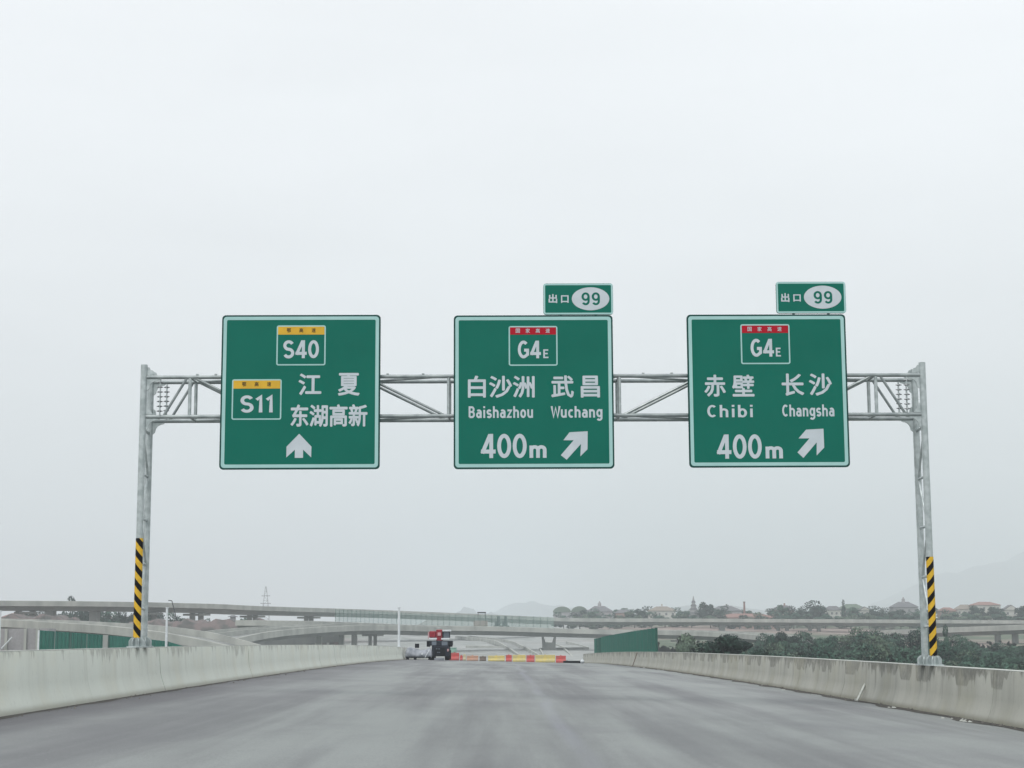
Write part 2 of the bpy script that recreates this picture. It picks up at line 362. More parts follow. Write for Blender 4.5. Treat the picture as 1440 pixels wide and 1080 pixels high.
for _a, _y, _w, _sd in ((240, 877, 16, 21), (292, 873.5, 24, 22), (335, 876, 16, 24)):
    _p = W(_a, _y, 445); hill('earth_mound', _p.x, 445, _w, 14, _p.z + 3, _sd, 'earth', -3)
_p = W(20, 868, 420); hill('earth_mound', _p.x, 420, 22, 14, _p.z + 3, 23, 'earth', -3)

# ------------------------------------------------------------------ the road on its viaduct
XL, XR = -8.13, 9.83
KV = 4.34e-5
_l = W(190, 912, 40).z - 1.02; _r = W(1310, 938, 40).z - 1.02
SLOPE = (_r - _l) / (10.2 + 8.5)
def road_z(x, y):
    return _l + SLOPE * (x + 8.5) - KV * max(0, y - 30) ** 2
END = 205
ys = [-12] + list(range(-8, END + 1, 4))
xs = [-8.35 + i * (10.05 + 8.35) / 12 for i in range(13)]
b = MB(); nx = len(xs)
b.add([(x, y, road_z(x, y)) for y in ys for x in xs], [(j * nx + i, j * nx + i + 1, (j + 1) * nx + i + 1, (j + 1) * nx + i) for j in range(len(ys) - 1) for i in range(nx - 1)])
tag(b.build('road', M['asphalt']), kind='structure')
b = MB(); b.sweep([[(x, y, road_z(x, y) - dz) for x, dz in ((-8.7, 0.03), (10.4, 0.03), (10.4, 0.45), (6.5, 0.6), (5.5, 2.0), (-3.8, 2.0), (-4.8, 0.6), (-8.7, 0.45))] for y in ys])
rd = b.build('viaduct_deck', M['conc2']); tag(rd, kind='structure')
for y in range(10, 200, 32):
    b = MB(); b.box(-3, -1, y - 1, y + 1, -9.5, road_z(0, y) - 2.02); b.box(3, 5, y - 1, y + 1, -9.5, road_z(0, y) - 2.02)
    tag(b.build('viaduct_pier', M['pier']), kind='structure')
for side in (-1, 1):  # dark strip painting the debris line and shadow along each barrier
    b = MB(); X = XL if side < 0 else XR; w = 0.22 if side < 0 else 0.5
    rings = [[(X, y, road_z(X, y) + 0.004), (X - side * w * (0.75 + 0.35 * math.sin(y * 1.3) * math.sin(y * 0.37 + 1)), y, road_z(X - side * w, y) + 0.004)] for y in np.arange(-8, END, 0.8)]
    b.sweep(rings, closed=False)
    tag(b.build('dirt_shade_strip', M['grit_shade']), kind='structure')

WH = 1.04
def barrier(side, label, mat):
    X = -8.35 if side < 0 else 10.05
    # inward offsets (towards the road) and heights of the profile
    prof = [(0.0, WH), (0.015, WH - 0.03), (0.055, 0.46), (0.085, 0.32), (0.14, 0.16), (0.18, 0.06), (0.19, -0.02), (-0.30, -0.02), (-0.30, WH)]
    t = thing('concrete_barrier', (X, 0, road_z(X, 0)), label, 'concrete barrier')
    seg = 7.5; y = -10.0; k = 0
    while y < END - 2:
        y1 = min(y + seg, END)
        b = MB(); jog = random.uniform(-0.008, 0.008)
        rings = []
        for yy in (y + 0.014, (y + y1) / 2, y1 - 0.014):
            rings.append([(X + jog - side * dx, yy, road_z(X - side * dx * 0.99, yy) + h) for dx, h in prof])
        b.sweep(rings, hs=[h for _, h in prof])
        o = b.build('barrier_segment', mat, t, smooth=True); o.data.set_sharp_from_angle(angle=R(38))
        b = MB()
        b.sweep([[(X + jog - side * dx, yy, road_z(X, yy) + h) for dx, h in ((0.004, WH + 0.002), (0.004, WH + 0.012), (-0.30, WH + 0.012), (-0.30, WH + 0.002))] for yy in (y + 0.014, (y + y1) / 2, y1 - 0.014)])
        b.build('top_edge', M['cap'], o)
        y = y1; k += 1
    return t
barrier(-1, 'pale concrete crash barrier along the left edge of the road', M['barrier_left'])
barrier(1, 'grey stained concrete crash barrier along the right edge of the road', M['barrier_right'])

# grit and pebbles lying along the foot of both barriers
b = MB()
for k in range(1500):
    side = -1 if random.random() < 0.35 else 1
    y = random.uniform(20, 150); d = abs(random.gauss(0, 0.16)) + 0.02
    x = (XL + d) if side < 0 else (XR - d); r = random.choice((0.008, 0.012, 0.018, 0.03)) * random.uniform(0.7, 1.5)
    z = road_z(x, y)
    q = [Vector((random.uniform(.6, 1) * r * sx_, random.uniform(.6, 1) * r * sy_, 0)) for sx_, sy_ in ((1, 0), (0, 1), (-1, 0), (0, -1))]
    b.add([Vector((x, y, z)) + p for p in q] + [(x, y, z + r * 1.1)], [(0, 1, 4), (1, 2, 4), (2, 3, 4), (3, 0, 4)])
tag(b.build('gravel', M['debris']), kind='stuff')
b = MB()
for px, py, Y in ((905, 938.5, 118), (912, 939, 114), (928, 941, 104), (934, 941.5, 101), (1245, 987, 42), (1361, 1007, 36.5), (1368, 1008, 36), (1380, 1012, 35), (1068, 957, 63), (1100, 962, 57)):
    y = Y; x = XR - random.uniform(0.15, 0.4); z = road_z(x, y); r = random.uniform(0.03, 0.055)
    for q in range(3):
        xx = x + random.uniform(-.15, .05); yy = y + random.uniform(-.3, .3)
        b.add([(xx - r, yy - r, z), (xx + r, yy - r * .6, z), (xx + r * .8, yy + r, z), (xx - r * .7, yy + r, z), (xx - r * .3, yy, z + r * .7), (xx + r * .4, yy, z + r * .5)],
              [(0, 1, 5, 4), (1, 2, 5), (2, 3, 4, 5), (3, 0, 4)])
tag(b.build('mortar_crumbs', M['cap']), kind='stuff')

# ------------------------------------------------------------------ lettering
def arc(cx, cy, rx, ry, a0, a1, n=14):
    return [(cx + rx * math.cos(R(a0 + (a1 - a0) * i / n)), cy + ry * math.sin(R(a0 + (a1 - a0) * i / n))) for i in range(n + 1)]
def arch(x0, x1, xh, base=0.0): # n-arch from left stem to right foot
    c = (x0 + x1) / 2; r = (x1 - x0) / 2
    return arc(c, xh - 0.08 - r * 0.95, r, r * 0.95, 165, 0, 8) + [(x1, base)]
XH = 0.72
T_ = 0.08
GLY = {
 'S': (0.62, [arc(.31, .71, .22, .21, 25, 265) + arc(.31, .285, .23, .215, 88, -155)]),
 '0': (0.62, [arc(.31, .5, .22, .42, 0, 360, 28)]),
 '4': (0.66, [[(.46, 0), (.46, 1.0)], [(.415, .97), (.075, .20)], [(.02, .27), (.65, .27)]]),
 '1': (0.42, [[(.08, .74), (.27, .92), (.27, 0)]]),
 '9': (0.62, [arc(.31, .67, .21, .25, 0, 360, 24), arc(.31, .32, .21, .24, 0, -150, 10), [(.52, .68), (.52, .31)]]),
 'G': (0.66, [arc(.34, .5, .25, .42, 48, 300, 20) + [(.58, .22), (.58, .46), (.38, .46)]]),
 'E': (0.58, [[(.52, .92), (.12, .92), (.12, .08), (.54, .08)], [(.12, .52), (.47, .52)]]),
 'B': (0.62, [[(.1, .08), (.1, .92), (.3, .92)] + arc(.32, .72, .17, .2, 90, -90, 8) + [(.1, .52)], [(.1, .52), (.32, .52)] + arc(.34, .3, .18, .22, 90, -90, 8) + [(.1, .08)]]),
 'C': (0.62, [arc(.34, .5, .24, .42, 50, 310, 20)]),
 'W': (0.80, [[(.06, 1), (.24, .06), (.43, .86), (.62, .06), (.8, 1)]]),
 'a': (0.56, [arc(.26, .25, .17, .18, 0, 360, 18), [(.45, 0), (.45, .46)] + arc(.27, .46, .18, .19, 0, 140, 8)]),
 'b': (0.58, [[(.1, 0), (.1, 1)], arc(.3, .35, .2, .29, 0, 360, 20)]),
 'c': (0.5, [arc(.29, .36, .19, .29, 50, 310, 14)]),
 'g': (0.58, [arc(.28, .38, .19, .27, 0, 360, 20), [(.48, .72), (.48, 0)] + arc(.28, -.03, .2, .17, 0, -150, 8)]),
 'h': (0.58, [[(.1, 0), (.1, 1)], arch(.1, .47, XH)]),
 'i': (0.24, [[(.12, 0), (.12, .7)], [(.12, .84), (.12, 1.0)]]),
 'm': (0.92, [[(.1, 0), (.1, .72)], arch(.1, .46, XH), arch(.46, .82, XH)]),
 'n': (0.58, [[(.1, 0), (.1, .72)], arch(.1, .47, XH)]),
 'o': (0.56, [arc(.28, .36, .19, .29, 0, 360, 20)]),
 's': (0.5, [arc(.25, .5, .16, .15, 25, 260, 8) + arc(.25, .21, .17, .145, 85, -155, 8)]),
 'u': (0.58, [[(.47, .72), (.47, 0)], [(.1, .72), (.1, .3)] + arc(.285, .28, .185, .21, 180, 350, 8)]),
 'z': (0.5, [[(.06, .64), (.42, .64), (.08, .08), (.45, .08)]]),
}
def ribbon(pts, t):
    P = [Vector((p[0], p[1])) for p in pts]; Q = [P[0]]
    for p in P[1:]:
        if (p - Q[-1]).length > 1e-4: Q.append(p)
    P = Q; closed = (P[0] - P[-1]).length < 2e-3
    if closed: P = P[:-1]
    n_ = len(P); L, Rr = [], []
    for i in range(n_):
        a = P[i] - P[i - 1] if (i > 0 or closed) else P[1] - P[0]
        c = P[(i + 1) % n_] - P[i] if (i < n_ - 1 or closed) else a
        a = a.normalized(); c = c.normalized(); na = Vector((-a.y, a.x)); nc = Vector((-c.y, c.x))
        b_ = (na + nc); b_ = b_.normalized() if b_.length > 1e-3 else na
        k = min(t / max(b_.dot(na), 0.45), t * 1.7); L.append(P[i] + b_ * k); Rr.append(P[i] - b_ * k)
    q = [(i, (i + 1) % n_) for i in range(n_ if closed else n_ - 1)]
    v = L + Rr; return v, [(i, j, n_ + j, n_ + i) for i, j in q]
def latin(text, t=0.085, gap=0.06):
    x = 0; V = []; F = []; zz = []; k = 0
    for ch in text:
        w, strokes = GLY[ch]
        for s_ in strokes:
            v, f = ribbon(s_, t); o = len(V)
            V += [(p.x + x, p.y) for p in v]; zz += [0.0005 * (k % 3)] * len(v); k += 1; F += [tuple(i + o for i in q) for q in f]
        x += w + gap
    return V, F, zz
def cjk(text, bold=0.022):
    f = bpy.data.curves.new('glyphs', 'FONT'); f.body = text; f.size = 1; f.resolution_u = 3
    ob = bpy.data.objects.new('glyphs', f); scene.collection.objects.link(ob)
    dg = bpy.context.evaluated_depsgraph_get(); me = bpy.data.meshes.new_from_object(ob.evaluated_get(dg))
    bpy.data.objects.remove(ob); vv = [(v.co.x, v.co.y) for v in me.vertices]; ff = [tuple(p.vertices) for p in me.polygons]
    V, F, zz = [], [], []
    sh = [(0, 0)] + [(bold * math.cos(a), bold * math.sin(a)) for a in (0.4, 1.57, 2.7, 3.5, 4.71, 5.9)] if bold else [(0, 0)]
    for k, (dx, dy) in enumerate(sh):
        o = len(V); V += [(x + dx, y + dy) for x, y in vv]; zz += [0.0004 * k] * len(vv); F += [tuple(i + o for i in q) for q in ff]
    return V, F, zz
def fit(mesh2d, x0, x1, z0, z1):
    V, F, zz = mesh2d
    a = min(v[0] for v in V); b_ = max(v[0] for v in V); c_ = min(v[1] for v in V); d_ = max(v[1] for v in V)
    return [(x0 + (x - a) / (b_ - a) * (x1 - x0), z0 + (y - c_) / (d_ - c_) * (z1 - z0)) for x, y in V], F, zz
def rrect(x0, x1, z0, z1, r, n=5):
    P = []
    for cx, cz, a in ((x1 - r, z0 + r, -90), (x1 - r, z1 - r, 0), (x0 + r, z1 - r, 90), (x0 + r, z0 + r, 180)):
        P += [(cx + r * math.cos(R(a + 90 * i / n)), cz + r * math.sin(R(a + 90 * i / n))) for i in range(n + 1)]
    return P
def ring(mb, outer, inner, y):
    n_ = len(outer); mb.add([(x, y, z) for x, z in outer] + [(x, y, z) for x, z in inner], [(i, (i + 1) % n_, n_ + (i + 1) % n_, n_ + i) for i in range(n_)])

# ------------------------------------------------------------------ signs
YG = 40.0                    # distance of the gantry's front trusses
YS = YG - 0.24               # front face of the sign panels
class Sign:
    def __init__(s, px0, py0, px1, py1, label, name='road_sign', cat='road sign', tab=False):
        c = (px0 + px1) / 2; e = (py0 + py1) / 2
        s.px = (px0, py0, px1, py1)
        s.X = (W(px0, e, YS).x, W(px1, e, YS).x); s.Z = (W(c, py1, YS).z, W(c, py0, YS).z)
        s.t = thing(name, (sum(s.X) / 2, YS, s.Z[0]), label, cat)
        k = (s.X[1] - s.X[0]) / (px1 - px0); s.k = k
        r = 5.5 * k if not tab else 4 * k
        b = MB(); b.prism(rrect(*s.X, *s.Z, r), YS, YS + 0.05); s.panel = b.build('sign_panel', M['green_edge'], s.t)
        e1, e2 = ((2.3 * k, 7.0 * k) if not tab else (0.3 * k, 2.6 * k))
        b = MB(); b.prism(rrect(s.X[0] + e2 * .9, s.X[1] - e2 * .9, s.Z[0] + e2 * .9, s.Z[1] - e2 * .9, r * .3), YS - 0.003, YS - 0.0005); b.build('sign_face', M['green'], s.t)
        b = MB(); ring(b, rrect(s.X[0] + e1, s.X[1] - e1, s.Z[0] + e1, s.Z[1] - e1, r * .8), rrect(s.X[0] + e2, s.X[1] - e2, s.Z[0] + e2, s.Z[1] - e2, r * .35), YS - 0.005); b.build('border', M['border'], s.t)
        if not tab:
            for f in (0.2, 0.5, 0.8):
                x = s.X[0] + f * (s.X[1] - s.X[0]); b = MB(); b.box(x - .03, x + .03, YS + .052, YS + .11, s.Z[0] + .15, s.Z[1] - .15); b.build('back_rail', M['back'], s.t)
    def q(s, px, py):
        u = (px - s.px[0]) / (s.px[2] - s.px[0]); v = (s.px[3] - py) / (s.px[3] - s.px[1])
        return s.X[0] + u * (s.X[1] - s.X[0]), s.Z[0] + v * (s.Z[1] - s.Z[0])
    def flat(s, name, m2, box, mat='letter', y=0.006, parent=None):
        x0, z1 = s.q(box[0], box[1]); x1, z0 = s.q(box[2], box[3]); V, F, zz = fit(m2, x0, x1, z0, z1)
        b = MB(); b.add([(v[0], YS - y - z, v[1]) for v, z in zip(V, zz)], F); return b.build(name, M[mat], parent or s.t)
    def poly(s, name, pts, mat='letter', y=0.006, parent=None):
        b = MB(); P = [s.q(*p) for p in pts]; b.prism(P, YS - y - .001, YS - y); return b.build(name, M[mat], parent or s.t)
    def shield(s, box, band, bandmat, text, tbox, chars, cbox, cmat, extra=None):
        x0, z1 = s.q(box[0], box[1]); x1, z0 = s.q(box[2], box[3]); k = s.k
        b = MB(); b.prism(rrect(x0, x1, z0, z1, 3 * k), YS - 0.006, YS - 0.0045); sh = b.build('route_shield', M['border'], s.t)
        b = MB(); b.prism(rrect(x0 + 1.9 * k, x1 - 1.9 * k, z0 + 1.9 * k, z1 - 1.9 * k, 1.2 * k), YS - 0.008, YS - 0.0065); b.build('shield_face', M['green'], sh)
        zb = s.q(0, band)[1]
        b = MB(); b.prism([(x0 + 1.9 * k, zb), (x1 - 1.9 * k, zb), (x1 - 1.9 * k, z1 - 1.9 * k), (x0 + 1.9 * k, z1 - 1.9 * k)], YS - 0.0105, YS - 0.009); b.build('shield_band', M[bandmat], sh)
        s.flat('lettering', latin(text), tbox, y=0.012, parent=sh)
        if extra: s.flat('lettering', latin(extra[0], 0.08), extra[1], y=0.012, parent=sh)
        n_ = len(chars); w = (cbox[2] - cbox[0])
        for i, ch in enumerate(chars):
            cx = cbox[0] + w * i / (n_ - 1)
            s.flat('lettering', cjk(ch, 0.012), (cx - 2.9, cbox[1], cx + 2.9, cbox[3]), mat=cmat, y=0.012, parent=sh)

S1 = Sign(310.3, 443, 534.6, 660, 'green road sign with yellow topped S40 and S11 shields and an upward arrow')
S1.shield((387.8, 457.8, 457.2, 514.5), 470.9, 'yband', 'S40', (397.4, 478.9, 447.8, 504.7), '鄂高速', (405, 461.8, 440, 468.0), 'ink')
S1.shield((326.2, 533.8, 396.0, 590.7), 547.0, 'yband', 'S11', (338.4, 555.4, 384.0, 580.9), '鄂高速', (343.3, 537.8, 378.2, 544.0), 'ink')
S1.flat('lettering', cjk('江'), (419.6, 526, 451.8, 556.5)); S1.flat('lettering', cjk('夏'), (475.2, 525.4, 505.8, 557.4))
S1.flat('lettering', cjk('东湖高新', 0.026), (409.2, 569.4, 517, 601))
c1 = lambda p: (300 + p[0] / 4.498, 430 + p[1] / 4.498)
S1.poly('arrow', [c1(p) for p in ((547, 812), (625, 893), (624, 960), (573, 912), (573, 963), (521, 963), (521, 912), (468, 960), (468, 893))])
def exit_sign(box, ox, oy, label, dx, t_label):
    s = Sign(*box, label)
    c = lambda x, y: (ox + x / 3.857, oy + y / 3.857)
    def bx(x0, y0, x1, y1): return (*c(x0, y0), *c(x1, y1))
    return s, c, bx
S2, c2, b2 = exit_sign((638, 443.3, 862.8, 659.3), 630, 390, 'green road sign reading Baishazhou and Wuchang, 400m and a slanting arrow', 0, '')
S2.shield(b2(330, 265, 596, 482), 390 + 312 / 3.857, 'rband', 'G4', b2(380, 345, 505, 442), '国家高速', (630 + 380 / 3.857, 462.3, 630 + 543 / 3.857, 468.6), 'letter', ('E', b2(518, 393, 546, 441)))
S2.flat('lettering', cjk('白沙洲'), b2(108, 535, 470, 656)); S2.flat('lettering', cjk('武'), b2(560, 535, 682, 656)); S2.flat('lettering', cjk('昌'), b2(720, 537, 824, 656))
S2.flat('lettering', latin('Baishazhou', 0.086, 0.10), b2(112, 701, 460, 766)); S2.flat('lettering', latin('Wuchang', 0.088, 0.10), b2(556, 701, 836, 782))
S2.flat('lettering', latin('400', 0.082, 0.05), b2(176, 850, 425, 981)); S2.flat('lettering', latin('m', 0.1), b2(440, 912, 532, 980))
S2.poly('arrow', [c2(*p) for p in ((755, 838), (657, 843), (623, 886), (679, 886), (609, 966), (640, 991), (718, 906), (714, 973), (753, 935))])
S3, c3_, b3 = exit_sign((967.4, 442.2, 1192, 657.2), 955, 390, 'green road sign reading Chibi and Changsha, 400m and a slanting arrow', 0, '')
S3.shield(b3(340, 255, 608, 473), 390 + 303 / 3.857, 'rband', 'G4', b3(393, 335, 520, 433), '国家高速', (955 + 390 / 3.857, 459.9, 955 + 553 / 3.857, 466.2), 'letter', ('E', b3(530, 384, 557, 432)))
S3.flat('lettering', cjk('赤'), b3(137, 530, 253, 649)); S3.flat('lettering', cjk('壁'), b3(288, 530, 408, 649)); S3.flat('lettering', cjk('长'), b3(557, 525, 678, 646)); S3.flat('lettering', cjk('沙'), b3(705, 525, 829, 646))
S3.flat('lettering', latin('Chibi', 0.08, 0.16), b3(150, 694, 396, 762)); S3.flat('lettering', latin('Changsha', 0.086, 0.09), b3(556, 693, 838, 776))
S3.flat('lettering', latin('400', 0.082, 0.05), b3(196, 853, 440, 984)); S3.flat('lettering', latin('m', 0.1), b3(460, 918, 553, 983))
S3.poly('arrow', [c3_(*p) for p in ((776, 824), (682, 829), (640, 876), (699, 876), (632, 951), (663, 981), (737, 898), (735, 968), (777, 926))])
def exit_tab(box, c, chu, kou, oc, nn, label):
    s = Sign(*box, label, 'exit_number_sign', 'exit sign', tab=True)
    s.flat('lettering', cjk('出', 0.03), chu); s.flat('lettering', cjk('口', 0.03), kou)
    s.poly('number_oval', [(oc[0] + 26.4 * math.cos(R(a)), oc[1] - 16.2 * math.sin(R(a))) for a in range(0, 360, 10)])
    s.flat('lettering', latin('99', 0.08, 0.1), nn, mat='green', y=0.008)
    for f in (0.25, 0.75):
        x = s.X[0] + f * (s.X[1] - s.X[0]); b = MB(); b.box(x - .03, x + .03, YS + .052, YS + .085, s.Z[0] - .5, s.Z[1] - .08); b.build('bracket', M['back'], s.t)
exit_tab((764, 398.5, 862, 442.4), None, (771.4, 413.5, 783.6, 426.2), (788.9, 415.3, 799.6, 426), (830.4, 420.3), (817.7, 411.3, 843.6, 429.4), 'small green exit 99 sign standing on top of the middle sign')
exit_tab((1091.5, 396.3, 1189.3, 440.4), None, (1098.3, 412.2, 1110, 424.8), (1115.5, 414, 1126, 424.2), (1156.8, 418), (1144, 409.4, 1170.3, 427.2), 'small green exit 99 sign standing on top of the right sign')

# ------------------------------------------------------------------ the gantry
GD = 0.80; YR = YG + GD
XA, XB = W(192, 912, YG).x, W(1313.5, 938, YG).x
zt = (W(250, 531, YG).z + W(1260, 527, YG).z) / 2; zb_ = (W(250, 586.5, YG).z + W(1260, 582.5, YG).z) / 2
def gx(px): return W(px, 556, YG).x
ga = thing('sign_gantry', ((XA + XB) / 2, YG, 0.6), 'galvanised steel gantry spanning the road with striped feet on both barriers', 'gantry')
CR = 0.08
for X, side, basepy in ((XA, -1, 912), (XB, 1, 938)):
    zf = road_z(X, YG) + WH + 0.012
    top = W(720 + (X / abs(X)) * 0, 508.5, YG).z
    for k, Y in enumerate((YG, YR)):
        b = MB(); b.tube((X, Y, zf + 0.03), (X, Y, zt + 0.30 if k == 0 else zt + 0.26), CR, n=20); col = b.build('column', M['galv'], ga, smooth=False)
        if k == 0:
            z1 = W(195, 757, YG).z if side < 0 else W(1310, 783, YG).z
            b = MB(); n_ = 28; zs = [zf + 0.22, z1]
            rings = [[(X + (CR + .006) * math.cos(2 * math.pi * i / n_), Y + (CR + .006) * math.sin(2 * math.pi * i / n_), z) for i in range(n_)] for z in zs]
            b.sweep(rings, caps=False)
            h_ = b.build('hazard_wrap', M['haz_l'] if side < 0 else M['haz_r'], col); 
        # base plate and stiffener fins
        b = MB(); b.box(X - .19, X + .19, Y - .19, Y + .19, zf, zf + .03); bpz = b.build('base_plate', M['galv'], ga)
        for a in range(8):
            an = R(a * 45 + 22.5); d = Vector((math.cos(an), math.sin(an), 0)); r_ = Vector((-d.y, d.x, 0)) * .008
            P = [(CR - .01, .03), (.185, .03), (.185, .15), (.16, .19), (.12, .225), (CR - .01, .235)]
            b = MB(); v = [Vector((X, Y, zf)) + d * q + Vector((0, 0, h)) + r_ * s_ for s_ in (-1, 1) for q, h in P]; n_ = len(P)
            b.add(v, [tuple(range(n_))[::-1], tuple(range(n_, 2 * n_))] + [(i, (i + 1) % n_, n_ + (i + 1) % n_, n_ + i) for i in range(n_)])
            b.build('stiffener', M['galv'], bpz)
    # ladder lattice between front and rear column
    zl = [zf + .9 + i * (zb_ - zf - 1.2) / 4 for i in range(5)]
    for z in zl:
        b = MB(); b.tube((X, YG + CR, z), (X, YR - CR, z), .035, n=8); b.build('strut', M['galv'], ga)
    for i in range(4):
        p0, p1 = ((YG + CR, YR - CR) if i % 2 == 0 else (YR - CR, YG + CR))
        b = MB(); b.tube((X, p0, zl[i] + .05), (X, p1, zl[i + 1] - .05), .028, n=8); b.build('lattice_brace', M['galv'], ga)
    s_ = -side   # towards the road
    for k, Y in enumerate((YG, YR)):
        # head plate stepped above the top chord
        P = [(X + s_ * .05, zt + .055), (X + s_ * .25, zt + .055), (X + s_ * .25, zt + .09), (X + s_ * .20, zt + .17), (X + s_ * .16, zt + .17), (X + s_ * .12, zt + .24), (X + s_ * .05, zt + .24)]
        b = MB(); b.prism(P, Y - .012, Y + .012); b.build('head_plate', M['galv'], ga)
        # curved haunches below both chords
        for zc in (zt, zb_):
            P = [(X + s_ * .07, zc - .045), (X + s_ * .36, zc - .045), (X + s_ * .33, zc - .075)]
            P += [(X + s_ * (.30 - .165 * math.sin(R(a))), zc - .27 + .185 * math.cos(R(a))) for a in range(15, 91, 15)] + [(X + s_ * .07, zc - .33)]
            b = MB(); b.prism(P, Y - .02, Y + .02); b.build('haunch', M['galv'], ga)
        P = [(X + s_ * .07, zb_ + .05), (X + s_ * .24, zb_ + .05), (X + s_ * .15, zb_ + .16), (X + s_ * .13, zb_ + .26), (X + s_ * .07, zb_ + .30)]
        b = MB(); b.prism(P, Y - .02, Y + .02); b.build('haunch', M['galv'], ga)
        xf = X + s_ * .40
        b = MB(); b.box(xf - .007, xf + .007, Y - .09, Y + .03, zb_ + .05, zt - .05); fl = b.build('splice_plate', M['galv'], ga)
        for i in range(7):
            z = zb_ + .13 + i * (zt - zb_ - .26) / 6
            b = MB(); b.tube((xf - .07, Y - .06, z), (xf + .07, Y - .06, z), .012, n=6); b.tube((xf - .055, Y - .06, z), (xf, Y - .06, z), .012, .032, n=6); b.tube((xf, Y - .06, z), (xf + .055, Y - .06, z), .032, .012, n=6); b.build('bolt', M['bolt'], fl)
for zc in (zt, zb_):
    for Y in (YG, YR):
        b = MB(); b.tube((XA + .07, Y, zc), (XB - .07, Y, zc), .048, n=16); b.build('chord', M['tube'], ga)
nodes = [gx(p) for p in (267, 388, 509, 631, 750, 871, 991, 1112, 1232)]
for x in nodes:
    for Y in (YG, YR):
        b = MB(); b.tube((x, Y, zb_ + .03), (x, Y, zt - .03), .042, n=10); b.build('post', M['galv'], ga)
    for zc in (zt, zb_):
        b = MB(); b.tube((x, YG + .04, zc), (x, YR - .04, zc), .028, n=8); b.build('cross_strut', M['tube'], ga)
diag = [(gx(230), zb_, gx(263), zt), (gx(1273), zb_, gx(1238), zt)]
for i in range(4): diag.append((nodes[i] + .07, zt, nodes[i + 1] - .07, zb_))
for i in range(4, 8): diag.append((nodes[i] + .07, zb_, nodes[i + 1] - .07, zt))
for x0, z0, x1, z1 in diag:
    for Y in (YG, YR):
        b = MB(); b.tube((x0, Y, z0), (x1, Y, z1), .033, n=8); b.build('diagonal', M['tube'], ga)
for i in range(8):
    for zc in (zb_, zt):
        a_, c_ = (YG, YR) if i % 2 else (YR, YG)
        b = MB(); b.tube((nodes[i], a_, zc), (nodes[i + 1], c_, zc), .026, n=8); b.build('plan_brace', M['tube'], ga)
# clamp brackets that carry the signs
for S in (S1, S2, S3):
    for f in (0.2, 0.5, 0.8):
        x = S.X[0] + f * (S.X[1] - S.X[0])
        for zc in (zt, zb_):
            b = MB(); b.box(x - .025, x + .025, YS + .112, YG - .045, zc - .04, zc + .04); b.build('sign_clamp', M['bolt'], ga)
for px in (277, 303, 545, 595, 905, 945):
    x = gx(px); b = MB(); b.box(x - .03, x + .03, YG - .03, YG + .03, zt + .045, zt + .075); b.build('clip', M['galv'], ga)

# ------------------------------------------------------------------ green noise barrier on the right parapet
def sheet(mb, p0, p1, z0a, z1a, z0b, z1b, ribs, amp):
    p0, p1 = Vector(p0), Vector(p1); d = (p1 - p0); nrm = Vector((-d.y, d.x, 0)).normalized(); rings = []
    seq = [0, 1, 1, 0]
    for i in range(ribs * 4 + 1):
        f = i / (ribs * 4); off = nrm * (amp * seq[i % 4]); p = p0 + d * f + off
        za = z0a + (z0b - z0a) * f; zb2 = z1a + (z1b - z1a) * f
        rings.append([(p.x, p.y, za), (p.x, p.y, zb2), (p.x + nrm.x * .004, p.y + nrm.y * .004, zb2), (p.x + nrm.x * .004, p.y + nrm.y * .004, za)])
    mb.sweep(rings)
XN = 10.2
nb = thing('noise_barrier', (XN, 140, road_z(XN, 140) + WH), 'green corrugated sheet fence standing on the right concrete barrier', 'fence')
y = 112.0
FH = 1.52
while y < 172:
    y1 = min(y + 3.0, 172)
    g = lambda yy: road_z(XN, yy) + WH + .014
    b = MB(); sheet(b, (XN, y + .05, 0), (XN, y1 - .05, 0), g(y), g(y) + FH, g(y1), g(y1) + FH, 7, .035); b.build('fence_panel', M['gsheet'], nb)
    b = MB(); b.box(XN - .03, XN + .12, y - .04, y + .04, g(y), g(y) + FH + .03); b.build('post', M['gpost'], nb)
    y = y1
for y, y1 in ((180, 184),):
    b = MB(); sheet(b, (XN, y, 0), (XN, y1, 0), road_z(XN, y) + WH, road_z(XN, y) + WH + FH, road_z(XN, y1) + WH, road_z(XN, y1) + WH + FH, 6, .04); b.build('fence_panel', M['gsheet'], nb)
for y in (172.2, 174.6, 177, 179.8):
    b = MB(); b.box(XN - .03, XN + .12, y - .05, y + .05, road_z(XN, y) + WH, road_z(XN, y) + WH + FH); b.build('post', M['gpost'], nb)

